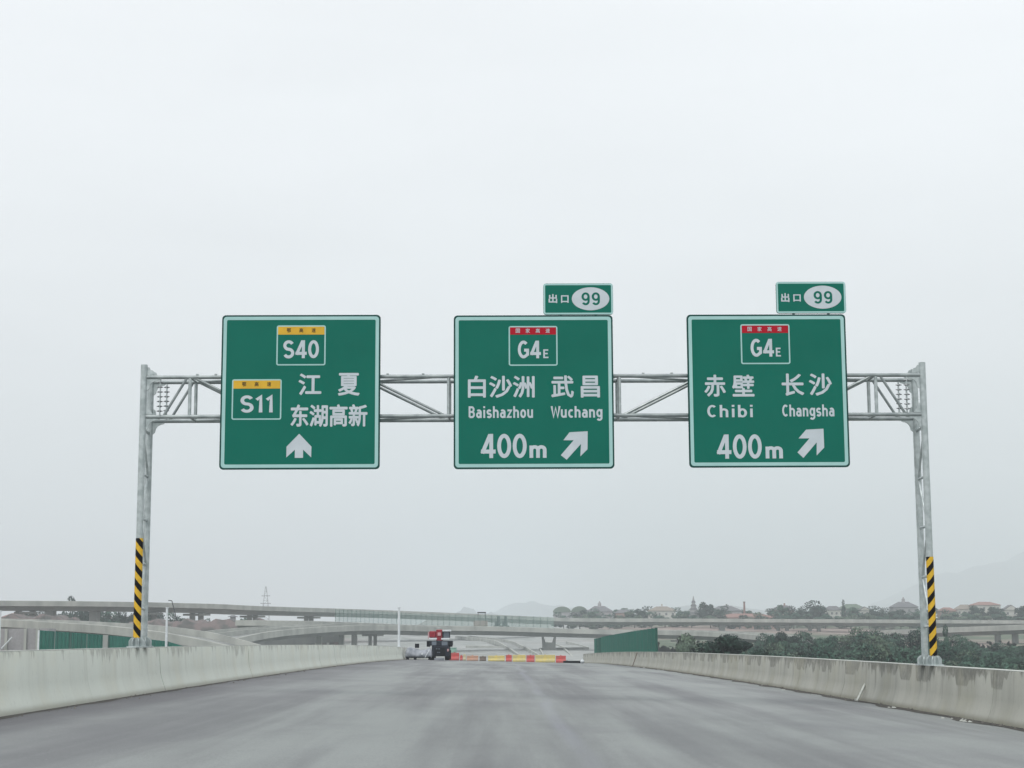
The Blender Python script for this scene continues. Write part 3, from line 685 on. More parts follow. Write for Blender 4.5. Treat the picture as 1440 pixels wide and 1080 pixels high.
# ------------------------------------------------------------------ flyovers
def smooth_path(pts, step=6):
    out = []; n_ = len(pts)
    for i in range(n_ - 1):
        p = [pts[max(i - 1, 0)], pts[i], pts[i + 1], pts[min(i + 2, n_ - 1)]]
        k = max(2, int((p[2] - p[1]).length / step))
        for j in range(k):
            t = j / k
            out.append(0.5 * ((2 * p[1]) + (p[2] - p[0]) * t + (2 * p[0] - 5 * p[1] + 4 * p[2] - p[3]) * t * t + (3 * p[1] - p[0] - 3 * p[2] + p[3]) * t ** 3))
    out.append(pts[-1]); return out
def flyover(name, label, cat, ctrl, width, girder=1.3, par=0.95, piers=(), pw=1.6, solid=False):
    path = smooth_path([W(*c) for c in ctrl])
    mid = path[len(path) // 2]; t = thing(name, (mid.x, mid.y, gz(mid.x, mid.y)), label, cat)
    N_ = []
    for i, p in enumerate(path):
        d = path[min(i + 1, len(path) - 1)] - path[max(i - 1, 0)]; d.z = 0; d.normalize(); nn = Vector((-d.y, d.x, 0))
        N_.append(nn if nn.y > 0 else -nn)
    def sw(prof): return [[tuple(p + nn * o + Vector((0, 0, z))) for o, z in prof] for p, nn in zip(path, N_)]
    b = MB(); b.sweep(sw([(0, 0), (.35, 0), (.42, -par), (-.05, -par - .35), (-.05, -.06)])); b.build('parapet', M['conc'], t)
    b = MB(); b.sweep(sw([(width, 0), (width - .35, 0), (width - .42, -par), (width, -par - .35)])); b.build('parapet', M['conc'], t)
    b = MB(); dz = -par - .01
    if solid: b.sweep(sw([(.05, dz), (width - .05, dz), (width - .05, -solid), (.05, -solid)]))
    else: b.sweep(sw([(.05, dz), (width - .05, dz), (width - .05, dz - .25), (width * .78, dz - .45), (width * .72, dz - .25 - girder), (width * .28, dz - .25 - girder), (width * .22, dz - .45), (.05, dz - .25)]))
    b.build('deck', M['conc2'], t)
    acc = 0; b = MB()
    for i in range(1, len(path)):
        acc += (path[i] - path[i - 1]).length
        if acc > 24:
            acc = 0; q = path[i]; dd = Vector((N_[i].y, -N_[i].x, 0)); b.obox((q.x - N_[i].x * .03, q.y - N_[i].y * .03, q.z - par / 2), dd, .06, par + .02, .12)
    if b.v: b.build('expansion_joint', M['pier'], t)
    for ppx, kind in piers:
        best = min(range(len(path)), key=lambda i: abs(to_px(path[i]) - ppx)); p, nn = path[best], N_[best]
        c = p + nn * (width / 2); zt_ = p.z + dz - .25 - girder; z0 = gz(c.x, c.y) - 1; tx = Vector((nn.y, -nn.x, 0))
        b = MB()
        if kind == 'twin':
            for s_ in (-1, 1):
                q = c + tx * (s_ * pw * .9); b.obox((q.x, q.y, (z0 + zt_) / 2), (0, 0, 1), pw * .7, pw * .7, zt_ - z0)
            b.obox((c.x, c.y, zt_ - .5), tx, width * .5, .55, pw * 2.4)
        elif kind == 'wall':
            b.obox((c.x, c.y, (z0 + zt_) / 2), (0, 0, 1), pw, pw * 2.2, zt_ - z0)
        elif kind == 'fork':
            b.prism([(c.x + u * pw, zt_ - v) for u, v in ((-1.6, 0), (-1.15, 0), (-.75, 1.5), (.75, 1.5), (1.15, 0), (1.6, 0), (1.5, 2.2), (1.5, zt_ - z0 + 1), (-1.5, zt_ - z0 + 1), (-1.5, 2.2))], c.y - pw * .5, c.y + pw * .5)
        b.build('pier', M['pier'], t)
    return t, path, N_
INV = CAM_ROT.inverted()
def to_px(p):
    q = INV @ (Vector(p) - Vector((0, 0, CAM_Z))); return 720 + FPX * q.x / -q.z

flyover('flyover', 'long upper concrete flyover crossing the whole background just under the skyline', 'flyover',
        [(-260, 842, 420), (0, 844.6, 440), (150, 845.8, 455), (300, 849.2, 485), (370, 852.4, 510), (520, 857.3, 580), (640, 862, 615), (730, 866, 640), (815, 869.3, 655), (1000, 870, 665), (1200, 871, 675), (1440, 872.4, 690), (1700, 873, 700)],
        12, 1.2, 1.0, [(48, 'twin'), (93, 'wall'), (154, 'wall'), (228, 'twin'), (306, 'twin'), (384, 'twin'), (452, 'twin'), (1020, 'wall'), (1098, 'twin'), (1148, 'twin'), (1250, 'twin'), (1400, 'twin')], 2.0)
_, cp, cn_ = flyover('flyover', 'curved central overpass carrying a pale green mesh fence', 'flyover',
        [(331, 872, 396), (390, 872.5, 396), (450, 873.5, 402), (520, 876, 420), (600, 879.5, 440), (700, 881, 455), (780, 883.5, 462), (860, 885.8, 465), (920, 886, 455), (1017, 889, 425), (1100, 896, 400)],
        9, 1.1, 0.9, [(390, 'wall'), (527, 'wall'), (547, 'twin'), (647, 'wall'), (761, 'fork'), (935, 'twin'), (980, 'wall')], 1.2)
flyover('slip_ramp', 'near curved concrete ramp rising to the right behind the left barrier', 'ramp',
        [(337, 896.5, 300), (370, 889.5, 312), (407, 885, 330), (460, 881, 352), (520, 879, 375), (580, 880, 400), (620, 882, 420)], 8, 0.9, 0.85, [(475, 'wall'), (500, 'wall')], 1.0)
flyover('slip_ramp', 'concrete ramp in the left background that dips right of the white post', 'ramp',
        [(150, 884, 345), (200, 889, 345), (241, 894, 343), (282, 899, 343), (332, 888, 350), (407, 881, 368), (480, 877, 385)], 9, 0.9, 0.9, [], 1.0, solid=4)
flyover('slip_ramp', 'lower left concrete ramp sloping down to the right above the green hoarding', 'ramp',
        [(-180, 866, 310), (0, 871, 290), (75, 875, 272), (150, 879.7, 255), (229, 889, 245), (300, 903, 240), (350, 914, 238)], 9, 0.5, 0.9, [(-30, 'wall'), (140, 'wall')], 1.0)
flyover('slip_ramp', 'second concrete overpass behind the trees at the right edge', 'ramp',
        [(1225, 887, 560), (1320, 883, 530), (1440, 878.3, 505), (1600, 872, 480)], 10, 1.1, 1.2, [(1384, 'wall'), (1408, 'wall'), (1500, 'wall')], 1.2)
flyover('low_ramp', 'low curving ramp running down towards the red and yellow barriers', 'ramp',
        [(640, 894, 640), (690, 899.5, 560), (712, 909, 470), (734, 924, 395)], 5, 0.4, 0.8, [], 1.0, solid=2.2)
flyover('low_ramp', 'short low ramp right of the forked pier', 'ramp',
        [(768, 902, 580), (780, 905, 540), (794, 911, 470), (808, 925, 395)], 7, 0.4, 0.8, [], 1.0, solid=2.2)
flyover('low_ramp', 'low straight road bank crossing between the machine and the forked pier', 'ramp',
        [(655, 907.5, 500), (690, 908.5, 500), (725, 909.5, 500), (744, 911, 500)], 8, 0.4, 0.8, [], 1.0, solid=2.5)
# pale green mesh fence on the central overpass
idx = [i for i, p in enumerate(cp) if 468 <= to_px(p) <= 790]
mf = thing('mesh_fence', tuple(cp[idx[len(idx) // 2]]), 'long pale green see-through fence standing on the central overpass', 'fence')
seg = idx[0]; fh = 2.9
for i in range(idx[0], idx[-1]):
    p, q = cp[i] + cn_[i] * .18, cp[i + 1] + cn_[i + 1] * .18
    b = MB(); d = (q - p); u = Vector((0, 0, 1)); th = cn_[i] * .02
    v = [p + d * .01 + u * .02, q - d * .01 + u * .02, q - d * .01 + u * fh, p + d * .01 + u * fh]; v += [a_ + th for a_ in v]
    b.add(v, [(0, 1, 2, 3), (7, 6, 5, 4), (0, 4, 5, 1), (1, 5, 6, 2), (2, 6, 7, 3), (3, 7, 4, 0)]); b.build('fence_panel', M['fencesheet'], mf)
    for f in (0, .25, .5, .75):
        c = p + d * f; b = MB(); b.box(c.x - .035, c.x + .035, c.y - .12, c.y - .02, c.z, c.z + fh + .1); b.build('post', M['gpost'], mf)

# green hoarding under the lower left ramp
hp = [(x_, y_, 226) for x_, y_ in ((55, 886.3), (100, 889.3), (145, 892.8), (153, 893.5), (190, 896.8), (236, 902), (266, 911))]
hb = thing('site_hoarding', tuple(W(150, 925, 226)), 'tall green corrugated hoarding below the lower left ramp', 'fence')
for i in range(len(hp) - 1):
    a_, c_ = W(*hp[i]), W(*hp[i + 1])
    zf = -2.2
    if i == 2: 
        b = MB(); b.box(a_.x + .05, c_.x - .05, a_.y - .3, a_.y + .3, zf, a_.z); b.build('post', M['pier'], hb); continue
    n_ = max(1, round((c_.x - a_.x) / 2.6)); 
    for k in range(n_):
        p0 = a_.lerp(c_, k / n_); p1 = a_.lerp(c_, (k + 1) / n_)
        b = MB(); sheet(b, (p0.x + .03, p0.y, 0), (p1.x - .03, p1.y, 0), zf, p0.z, zf, p1.z, 4, -.16); b.build('hoarding_panel', M['gsheet'], hb)
    b = MB(); b.box(a_.x - .12, a_.x + .12, a_.y - .2, a_.y - .05, zf, a_.z); b.build('post', M['white'] if i == 0 else M['gpost'], hb)

# ------------------------------------------------------------------ white posts
for px, pytop, Y, lab in ((235, 855.5, 95, 'slim white post rising behind the left barrier just right of the striped gantry leg'),
                          (0.5, 860, 95, 'slim white post at the very left edge of the view'),
                          (560.5, 855, 147, 'slim white post at the far end of the left barrier')):
    p = W(px, pytop, Y); z0 = road_z(-8.5, Y) + WH if Y > 140 else -8.6
    if Y > 140: p.x = -8.5
    t = thing('white_post', (p.x, Y, z0), lab, 'post')
    r = 0.075 if Y < 140 else .11
    b = MB(); b.tube((p.x, Y, z0), (p.x, Y, p.z), r, r * .85, n=12); b.build('pole', M['white'], t)
    b = MB(); b.tube((p.x, Y, p.z), (p.x, Y, p.z + .06), r * 1.15, n=12); b.build('cap', M['white'], t)
    b = MB(); b.box(p.x - r * 1.7, p.x + r * 1.7, Y - r * 1.7, Y + r * 1.7, z0, z0 + .05); b.build('base_plate', M['white'], t)

# ------------------------------------------------------------------ machine, covered machine and barriers at the end of the road
YT = 150.0
k7 = YT / FPX
def tp(px, py): p = W(px, py, YT); return p.x, p.z
def z_road(px, Y=YT): p = W(px, 925, Y); return road_z(p.x, Y)
zr = z_road(618)
tr = thing('road_machine', (tp(618, 929)[0], YT, zr), 'red and dark construction machine seen from behind parked in front of the central overpass', 'construction machine')
def tb(name, x0, y0, x1, y1, d0, d1, mat, par=None, bev=0.02):
    a_, c_ = tp(x0, y1), tp(x1, y0); b = MB(); b.box(a_[0], c_[0], YT + d0, YT + d1, a_[1], c_[1]); return b.build(name, M[mat], par or tr, bevel=bev)
body = tb('body', 607, 908, 631, 923, .1, 5.5, 'slate')
tb('rear_panel', 611, 910.5, 626, 922, -.02, .095, 'dark')
for x0, y0 in ((613, 911.7), (616.5, 911.9), (614.5, 916.8), (617, 916.8)): tb('marking', x0, y0, x0 + 2, y0 + 1.1, -.03, -.022, 'glass', bev=0)
hood = tb('fender_deck', 601, 901.2, 635, 908, .3, 5.2, 'slate'); tb('fender', 600, 901.5, 604, 909.5, .0, 2.2, 'dark'); tb('fender', 631.5, 902, 635.5, 909.5, .0, 2.2, 'dark')
tb('grey_panel', 607, 902, 613.5, 907.5, .2, .295, 'glass'); tb('grey_panel', 621, 902, 629.5, 907.8, .2, .295, 'glass')
tb('engine_cover', 603.2, 887.5, 612.6, 897, .5, 3.0, 'redpaint', bev=.08); tb('side_rail', 601.5, 889, 603, 898, .4, .5, 'pink')
ct = tb('centre_housing', 613, 885.3, 621.5, 901, .4, 3.2, 'redpaint', bev=.05); tb('hatch', 615.2, 889.5, 619.8, 894, .3, .395, 'pink', ct)
cb = tb('cab', 623, 888.2, 632, 897, .5, 2.6, 'glass', bev=.04); tb('cab_roof', 622, 885.6, 633.4, 888, .3, 2.8, 'white', cb)
for x in (622.3, 631.8): tb('cab_pillar', x, 888, x + .9, 897, .4, .495, 'dark', cb, bev=0)
tb('bar', 603.5, 897.2, 614.4, 899.4, .1, .3, 'white'); tb('bar', 620.4, 897.2, 632, 899.6, .1, .3, 'white')
for x0, x1 in ((605, 610), (625.3, 632)):
    a_, c_ = tp(x0, 929), tp(x1, 929); b = MB(); b.tube((a_[0], YT + .75, zr + .42), (c_[0], YT + .75, zr + .42), .42, n=20); w_ = b.build('wheel', M['dark'], tr)
    b = MB(); b.tube((a_[0] - .01, YT + .75, zr + .42), (c_[0] + .01, YT + .75, zr + .42), .2, n=12); b.build('rim', M['slate'], w_)
    b = MB(); b.tube((a_[0], YT + 4.6, zr + .42), (c_[0], YT + 4.6, zr + .42), .42, n=20); b.build('wheel', M['dark'], tr)
tb('bumper', 610.5, 925.2, 624.5, 928.4, -.1, .15, 'silver'); tb('tail_lamp', 628.8, 912.5, 631, 916, -.02, .09, 'pink')

# silver covered machine to the left
ys0 = 149.0; cx = W(589, 929, ys0).x; zr2 = road_z(cx, ys0)
cv = thing('covered_machine', (cx, ys0, zr2), 'low machine under a silver grey tarpaulin left of the red machine', 'covered machine')
b = MB(); rr = random.Random(4); rings = []
for i in range(15):
    f = i / 14; x = cx - 1.2 + f * 2.35; hh = (1.12 + .22 * math.sin(f * 5.5 + 1) + rr.uniform(-.05, .05)) * (0.93 if 0 < i < 14 else .55) * (0.86 + .3 * f)
    rings.append([(x, ys0 - .55 + rr.uniform(-.07, .07), zr2 + .12), (x, ys0 - .5 + rr.uniform(-.1, .1), zr2 + hh * .5), (x, ys0 - .3 + rr.uniform(-.08, .08), zr2 + hh * .9), (x, ys0 + .2, zr2 + hh * (1 + rr.uniform(-.05, .05))), (x, ys0 + .9, zr2 + hh * .9), (x, ys0 + 1.3, zr2 + .12)])
b.sweep(rings); tp_ = b.build('tarpaulin', M['silver'], cv, smooth=True); sb_ = tp_.modifiers.new('soft', 'SUBSURF'); sb_.levels = sb_.render_levels = 2
for dx in (-.95, -.3, .95):
    b = MB(); b.tube((cx + dx - .12, ys0 - .35, zr2 + .14), (cx + dx + .12, ys0 - .35, zr2 + .14), .14, n=12); b.build('wheel', M['dark'], cv)
b = MB(); b.tube((cx + .3, ys0 - .7, zr2 + .52), (cx + .3, ys0 - .56, zr2 + .52), .09, n=10); b.build('lamp', M['white'], cv)
b = MB(); b.box(cx - .35, cx + .0, ys0 + .1, ys0 + .5, zr2 + 1.02, zr2 + 1.38); b.build('seat', M['dark'], cv)
b = MB(); b.tube((cx + .55, ys0 - .62, zr2 + .2), (cx + .98, ys0 - .62, zr2 + .95), .035, n=8); b.build('drawbar', M['white'], cv)

# water filled barriers across the end of the road
YB = 158.0
def wb(px0, px1, pytop, mat, label, name='traffic_barrier', cat='traffic barrier', group='plastic barriers closing the road', Y=YB):
    x0, x1 = W(px0, 928, Y).x, W(px1, 928, Y).x; xm = (x0 + x1) / 2; z0 = road_z(xm, Y); h = max(.35, W(px0, pytop, Y).z - z0); g_ = .02
    t = thing(name, (xm, Y, z0), label, cat, group)
    b = MB(); b.sweep([[(x, Y - .28, z0), (x, Y - .28, z0 + h * .25), (x, Y - .13, z0 + h * .5), (x, Y - .1, z0 + h), (x, Y + .1, z0 + h), (x, Y + .13, z0 + h * .5), (x, Y + .28, z0 + h * .25), (x, Y + .28, z0)] for x in (x0 + g_, x1 - g_)])
    b.build('body', M[mat], t, bevel=.03)
    b = MB(); b.tube((xm, Y, z0 + h), (xm, Y, z0 + h + .05), .06, n=10); b.build('filler_cap', M[mat], t)
wb(632, 646, 918, 'redplastic', 'tall red plastic barrier touching the right side of the red machine')
wb(646.5, 651, 922, 'redplastic', 'narrow red plastic barrier between the tall red one and the tan block')
wb(651, 655.5, 920.5, 'tan', 'narrow tan barrier block right of the red ones')
wb(656, 673, 922, 'orangeplastic', 'dull orange barrier, first one right of the tan block')
wb(674, 684, 923, 'brown', 'brown weathered barrier block beside the long yellow barrier')
wb(686, 710, 922, 'yellowplastic', 'leftmost long yellow plastic barrier, right of the brown block')
wb(711, 720, 921, 'redplastic', 'short red plastic barrier between the first and second yellow barriers')
wb(720.5, 739.5, 921, 'yellowplastic', 'second yellow plastic barrier from the left, in front of the forked pier')
wb(740, 752, 921.5, 'redplastic', 'short red plastic barrier between the second and third yellow barriers')
wb(752.5, 781, 921, 'yellowplastic', 'third and longest yellow plastic barrier, right below the forked pier')
wb(781.5, 796, 922, 'redplastic', 'rightmost red plastic barrier beside the black plank')
p = W(805, 929, 156); t = thing('plank', (p.x, 156, road_z(p.x, 156)), 'black plank lying on the road right of the red and yellow barriers', 'plank')
b = MB(); x0, x1 = W(792, 929, 156).x, W(817, 929, 156).x; b.box(x0, x1, 155.8, 156.05, road_z(p.x, 156), road_z(p.x, 156) + .2); b.build('board', M['dark'], t)
b = MB(); b.box(x0 + .2, x0 + .4, 155.7, 156.15, road_z(p.x, 156) + .201, road_z(p.x, 156) + .24); b.build('batten', M['brown'], t)
p = W(819, 929, 154); z0 = road_z(p.x, 154); t = thing('sandbag', (p.x, 154, z0), 'white bag on the road at the right end of the black plank', 'bag')
b = MB(); rings = []
for i in range(7):
    a_ = math.pi * (i + .5) / 7; r_ = .19 * math.sin(a_); z = z0 + .17 - .17 * math.cos(a_)
    rings.append([(p.x + r_ * math.cos(2 * math.pi * k / 10), 154 + r_ * math.sin(2 * math.pi * k / 10), z) for k in range(10)])
b.sweep(rings); b.build('sack', M['white'], t, smooth=True)
b = MB(); b.tube((p.x, 154, z0 + .33), (p.x + .03, 154, z0 + .43), .03, .06, n=8); b.build('tied_neck', M['white'], t)
p = W(636.5, 917, 156); z0 = road_z(p.x, 156); t = thing('drum', (p.x, 156, z0), 'mint green drum half hidden behind the tall red barrier', 'drum')
p = W(637.5, 917, 160); z0 = road_z(p.x, 160); t.location = (p.x, 160, z0); t['_o'] = (p.x, 160, z0)
b = MB(); b.tube((p.x, 160, z0), (p.x, 160, z0 + 1.15), .3, n=16); b.build('barrel', M['mint'], t)
for h in (.35, .75, 1.12):
    b = MB(); b.tube((p.x, 160, z0 + h), (p.x, 160, z0 + h + .04), .32, n=16); b.build('hoop', M['mint'], t)
# sticks leaning on the right barrier
for (Y, r_, dz, mat, lab, nm) in ((124, .03, .95, 'brown', 'dark thin stick leaning on the right barrier below the green fence', 'stick'), (46.5, .03, .42, 'cap', 'short pale batten leaning at the foot of the right barrier', 'batten')):
    x0 = XR - .25; z0 = road_z(x0, Y) + .01; t = thing(nm, (x0, Y, z0), lab, 'stick')
    b = MB(); b.obox(((x0 + 10.0) / 2, Y + .3, z0 + dz / 2), (10.0 - x0, .9, dz), .05, .04, math.sqrt((10.0 - x0) ** 2 + .81 + dz * dz)); b.build('shaft', M[mat], t)
    b = MB(); b.obox((x0 + .01, Y - .02, z0 + .03), (0, 1, 0), .06, .06, .1); b.build('foot', M[mat], t)

# ------------------------------------------------------------------ trees
def crown_mesh(kind, seed, leaf, mat, n_leaf):
    rs = np.random.RandomState(seed); rad = 1.0
    nc = {'round': 20, 'bush': 16, 'tall': 18}[kind]; C = []
    for i in range(nc):
        a = rs.uniform(0, 2 * math.pi); u = rs.uniform(0, 1) ** .5
        if kind == 'round': z = rs.uniform(.22, .92); w = .42 * math.sqrt(max(.05, 1 - ((z - .5) / .52) ** 2))
        elif kind == 'bush': z = rs.uniform(.08, .85); w = .56 * math.sqrt(max(.05, 1 - (z / 1.0) ** 2))
        else: z = rs.uniform(.15, .95); w = .30 * (1.05 - z)
        C.append((u * w * math.cos(a), u * w * math.sin(a), z, rs.uniform(.09, .2) * (0.8 if kind == 'tall' else 1)))
    C = np.array(C); C[:, 3] *= 1.25; V = []; F = []; T = []
    k = rs.randint(0, nc, n_leaf); d = rs.normal(size=(n_leaf, 3)); d /= np.linalg.norm(d, axis=1)[:, None]
    r = C[k, 3] * rs.uniform(.35, 1.05, n_leaf) ** .6
    P = C[k, :3] + d * r[:, None] * np.array([1.1, 1.1, .8])
    a1 = rs.normal(size=(n_leaf, 3)); a1 /= np.linalg.norm(a1, axis=1)[:, None]; a2 = np.cross(a1, rs.normal(size=(n_leaf, 3))); a2 /= np.linalg.norm(a2, axis=1)[:, None]
    s_ = leaf * rs.uniform(.6, 1.3, n_leaf)[:, None]
    Q = np.stack([P - a1 * s_, P + a2 * s_ * .55, P + a1 * s_, P - a2 * s_ * .55], axis=1).reshape(-1, 3)
    me = bpy.data.meshes.new('crown'); me.vertices.add(len(Q)); me.vertices.foreach_set('co', Q.astype(np.float32).ravel())
    me.loops.add(len(Q)); me.loops.foreach_set('vertex_index', np.arange(len(Q), dtype=np.int32))
    me.polygons.add(n_leaf); me.polygons.foreach_set('loop_start', np.arange(0, len(Q), 4, dtype=np.int32))
    me.update(calc_edges=True)
    ct = rs.uniform(0, 1, nc); tint = np.clip(ct[k] * .7 + rs.uniform(0, .3, n_leaf), 0, 1)
    at = me.attributes.new('tint', 'FLOAT', 'FACE'); at.data.foreach_set('value', tint.astype(np.float32))
    an = me.attributes.new('clump_normal', 'FLOAT_VECTOR', 'FACE')
    nd = d + 0.9 * (P - np.array([0, 0, .35])) + rs.normal(size=(n_leaf, 3)) * .18; nd /= np.linalg.norm(nd, axis=1)[:, None]
    an.data.foreach_set('vector', nd.astype(np.float32).ravel())
    me.materials.append(M[mat]); return me
def trunk_mesh(seed):
    b = MB(); rr = random.Random(seed); b.tube((0, 0, -.06), (.01, 0, .35), .022, .016, 7); b.tube((.01, 0, .35), (0, .02, .62), .016, .008, 6)
    for i in range(5):
        a = rr.uniform(0, 6.28); z = rr.uniform(.2, .5); l = rr.uniform(.15, .28); b.tube((0, 0, z), (l * math.cos(a), l * math.sin(a), z + l * .9), .009, .003, 5)
    o = b.build('trunk', M['bark']); me = o.data; bpy.data.objects.remove(o); return me
TRUNK = [trunk_mesh(i) for i in range(3)]
CR_ = {}
for kind in ('round', 'bush', 'tall'):
    for mat in ('leaf', 'leafdark', 'leafpale'):
        for far in (0, 1):
            if kind == 'tall' and mat == 'leafpale': continue
            CR_[kind, mat, far] = [crown_mesh(kind, 11 * i + 3, .026 if not far else .042, mat, 7500 if not far else 2200) for i in range(3 if not far else 2)]
def tree(x, y, h, w, kind='round', mat='leaf', label='', group=None, z0=None):
    z0 = gz(x, y) if z0 is None else z0; far = 1 if y > 500 else 0
    t = thing('tree' if kind != 'bush' else 'bush', (x, y, z0), label, 'tree' if kind != 'bush' else 'bush', group)
    for nm, me in (('trunk', random.choice(TRUNK)), ('crown', random.choice(CR_[kind, mat, far]))):
        o = bpy.data.objects.new(nm, me); scene.collection.objects.link(o); o.parent = t; o.scale = (w, w, h)
    t.rotation_euler[2] = random.uniform(0, 6.28)
def tree_px(px, pytop, Y, wpx, kind, mat, label, group=None, z0=None):
    p = W(px, pytop, Y); w = wpx / FPX * Y; b_ = gz(p.x, Y) if z0 is None else z0; tree(p.x, Y, (p.z - b_) / .98, w, kind, mat, label, group, z0)

# the grove beyond the right barrier
tree_px(1022, 893, 150, 104, 'bush', 'leafdark', 'dark almost black bush just behind the right barrier, right of the green fence', z0=-2.2)
tree_px(1000, 902, 152, 52, 'bush', 'leafdark', 'small dark bush at the left foot of the dark bush behind the right barrier', z0=-2.2)
tree_px(1052, 909, 150, 56, 'bush', 'leafdark', 'small dark bush at the right foot of the dark bush behind the right barrier', z0=-2.2)
tree_px(970, 889, 235, 74, 'bush', 'leafpale', 'pale willow-like tree left of the dark bush')
G = 'trees in the grove beyond the right barrier'
ORD = 'first second third fourth fifth sixth seventh eighth ninth tenth eleventh twelfth thirteenth fourteenth fifteenth sixteenth seventeenth eighteenth nineteenth twentieth'.split()
tops = [(950, 902), (985, 897), (1020, 888), (1060, 893), (1100, 891), (1150, 888), (1200, 887), (1240, 886), (1280, 884), (1320, 888), (1350, 898), (1380, 902), (1440, 905), (1600, 900)]
for row, (Y, dy, n_) in enumerate(((330, 0, 15), (285, 7, 14), (245, 16, 13), (215, 25, 12), (190, 34, 11))):
    for i in range(n_):
        px = 1010 + (i + random.uniform(.1, .9)) / n_ * 560 + (20 if row % 2 else 0)
        if row > 2 and px < 1040: px += 60
        top = float(np.interp(px, [a for a, _ in tops], [b_ for _, b_ in tops])) + dy + random.uniform(-3, 5)
        mat = random.choices(('leaf', 'leafpale', 'leafdark'), (0.7, 0.15, 0.15))[0]
        tone = {'leaf': 'mid green', 'leafpale': 'pale green', 'leafdark': 'dark green'}[mat]
        rowname = ('rearmost', 'fourth', 'middle', 'second', 'front')[row]
        tree_px(px, top, Y + random.uniform(-8, 8), random.uniform(54, 84) * 260 / Y, 'round', mat, '%s tree, %s from the left in the %s row of the grove' % (tone, ORD[i], rowname), G)
tree_px(1308, 886, 262, 34, 'round', 'leaf', 'rounded tree standing up right behind the striped foot of the right gantry leg')
tree_px(1330, 884, 300, 22, 'tall', 'leaf', 'narrow upright tree just right of the right gantry leg')

# far trees: skyline right, left background
FT = [(900, 857, 760, 26, 'round', 'leafdark', 'dark round tree left of the tan roofed house'), (888, 858, 765, 20, 'round', 'leaf', 'small round tree left of the dark tree by the tan roofed house'),
      (957, 856, 770, 28, 'round', 'leaf', 'green tree right of the tan roofed house'), (992, 848, 780, 30, 'round', 'leafdark', 'tall dark tree right of the pagoda spire'),
      (1012, 853, 780, 32, 'round', 'leaf', 'wide tree beside the tall dark skyline tree'), (1098, 852, 770, 30, 'round', 'leaf', 'tree at the left foot of the broad dark skyline tree'),
      (1140, 847, 770, 50, 'round', 'leafdark', 'broad dark tree on the skyline between two grey roofs'), (1120, 854, 765, 30, 'round', 'leafdark', 'lower tree in front of the broad dark skyline tree'),
      (1186, 846, 780, 12, 'tall', 'leafdark', 'small pointed conifer beside the green roofed house'), (1198, 855, 765, 34, 'round', 'leaf', 'rounded tree in front of the green roofed house'),
      (1240, 856, 765, 34, 'round', 'leafdark', 'leftmost tree of the row left of the right gantry leg'), (1262, 858, 765, 36, 'round', 'leafdark', 'second tree of the row left of the right gantry leg'), (1288, 857, 765, 36, 'round', 'leaf', 'third tree of the row, next to the right gantry leg'),
      (1336, 858, 765, 30, 'round', 'leaf', 'tree right of the right gantry leg on the skyline'), (1372, 853, 765, 34, 'round', 'leafdark', 'left dark tree before the red roofed house'), (1398, 854, 765, 36, 'round', 'leafdark', 'right dark tree before the red roofed house'),
      (1436, 853, 765, 26, 'round', 'leafdark', 'tree at the right edge beside the white gable'), (1470, 852, 765, 40, 'round', 'leaf', 'tree just beyond the right edge of the skyline row'),
      (838, 857, 775, 30, 'round', 'leaf', 'pale tree before the domed grey building'), (1360, 862, 750, 30, 'round', 'leaf', 'low tree below the red roofed house'),
      (108, 839, 560, 30, 'bush', 'leafdark', 'treetop showing above the upper flyover at the left'),
      (70, 857, 480, 34, 'round', 'leafdark', 'dark tree under the upper flyover left of the first wide pier'), (116, 858, 500, 28, 'round', 'leafdark', 'left one of two trees between the wide piers'), (135, 860, 500, 26, 'round', 'leaf', 'right one of two trees between the wide piers'),
      (176, 859, 500, 30, 'round', 'leafdark', 'dark tree behind the striped gantry leg'), (205, 861, 500, 34, 'round', 'leaf', 'tree between the striped leg and the white post'),
      (246, 866, 470, 26, 'round', 'leafdark', 'dark tree right of the left white post'), (288, 872, 560, 24, 'round', 'leaf', 'tree under the upper flyover left of the twin pier'),
      (18, 866, 500, 26, 'round', 'leaf', 'low tree at the left edge under the flyover'), (262, 872, 520, 26, 'round', 'leaf', 'low tree left of the crane boom foot'),
      (345, 868, 620, 20, 'round', 'leaf', 'small tree behind the central overpass end'), (700, 868, 800, 22, 'round', 'leafdark', 'small dark tree seen through the right end of the mesh fence')]
for a in FT: tree_px(*a)
for i in range(18):
    px = 832 + i * 36 + random.uniform(-12, 12)
    tree_px(px, 856 + random.uniform(-3, 3), 850 + random.uniform(-15, 15), random.uniform(30, 44), 'round', random.choice(('leaf', 'leafdark')),
            'hazy tree standing behind the row of skyline houses', 'trees behind the skyline houses')
for i in range(34):
    px = 790 + i * 20.5 + random.uniform(-5, 5)
    tree_px(px, 863 + random.uniform(-3.5, 3), 728 + random.uniform(-6, 6), random.uniform(26, 40), 'bush', random.choice(('leaf', 'leaf', 'leafdark', 'leafpale')),
            'low bush in the hedge line in front of the skyline houses', 'low bushes before the skyline houses')
for i in range(36):
    px = 20 + i * 7.2 + random.uniform(-4, 4)
    tree_px(px, (861 if px < 235 else 869) + random.uniform(-4, 5), 535 + random.uniform(-25, 25), random.uniform(30, 46), 'bush', random.choice(('leaf', 'leafdark', 'leafdark')),
            'low bush under the left part of the upper flyover', 'bushes under the upper flyover')
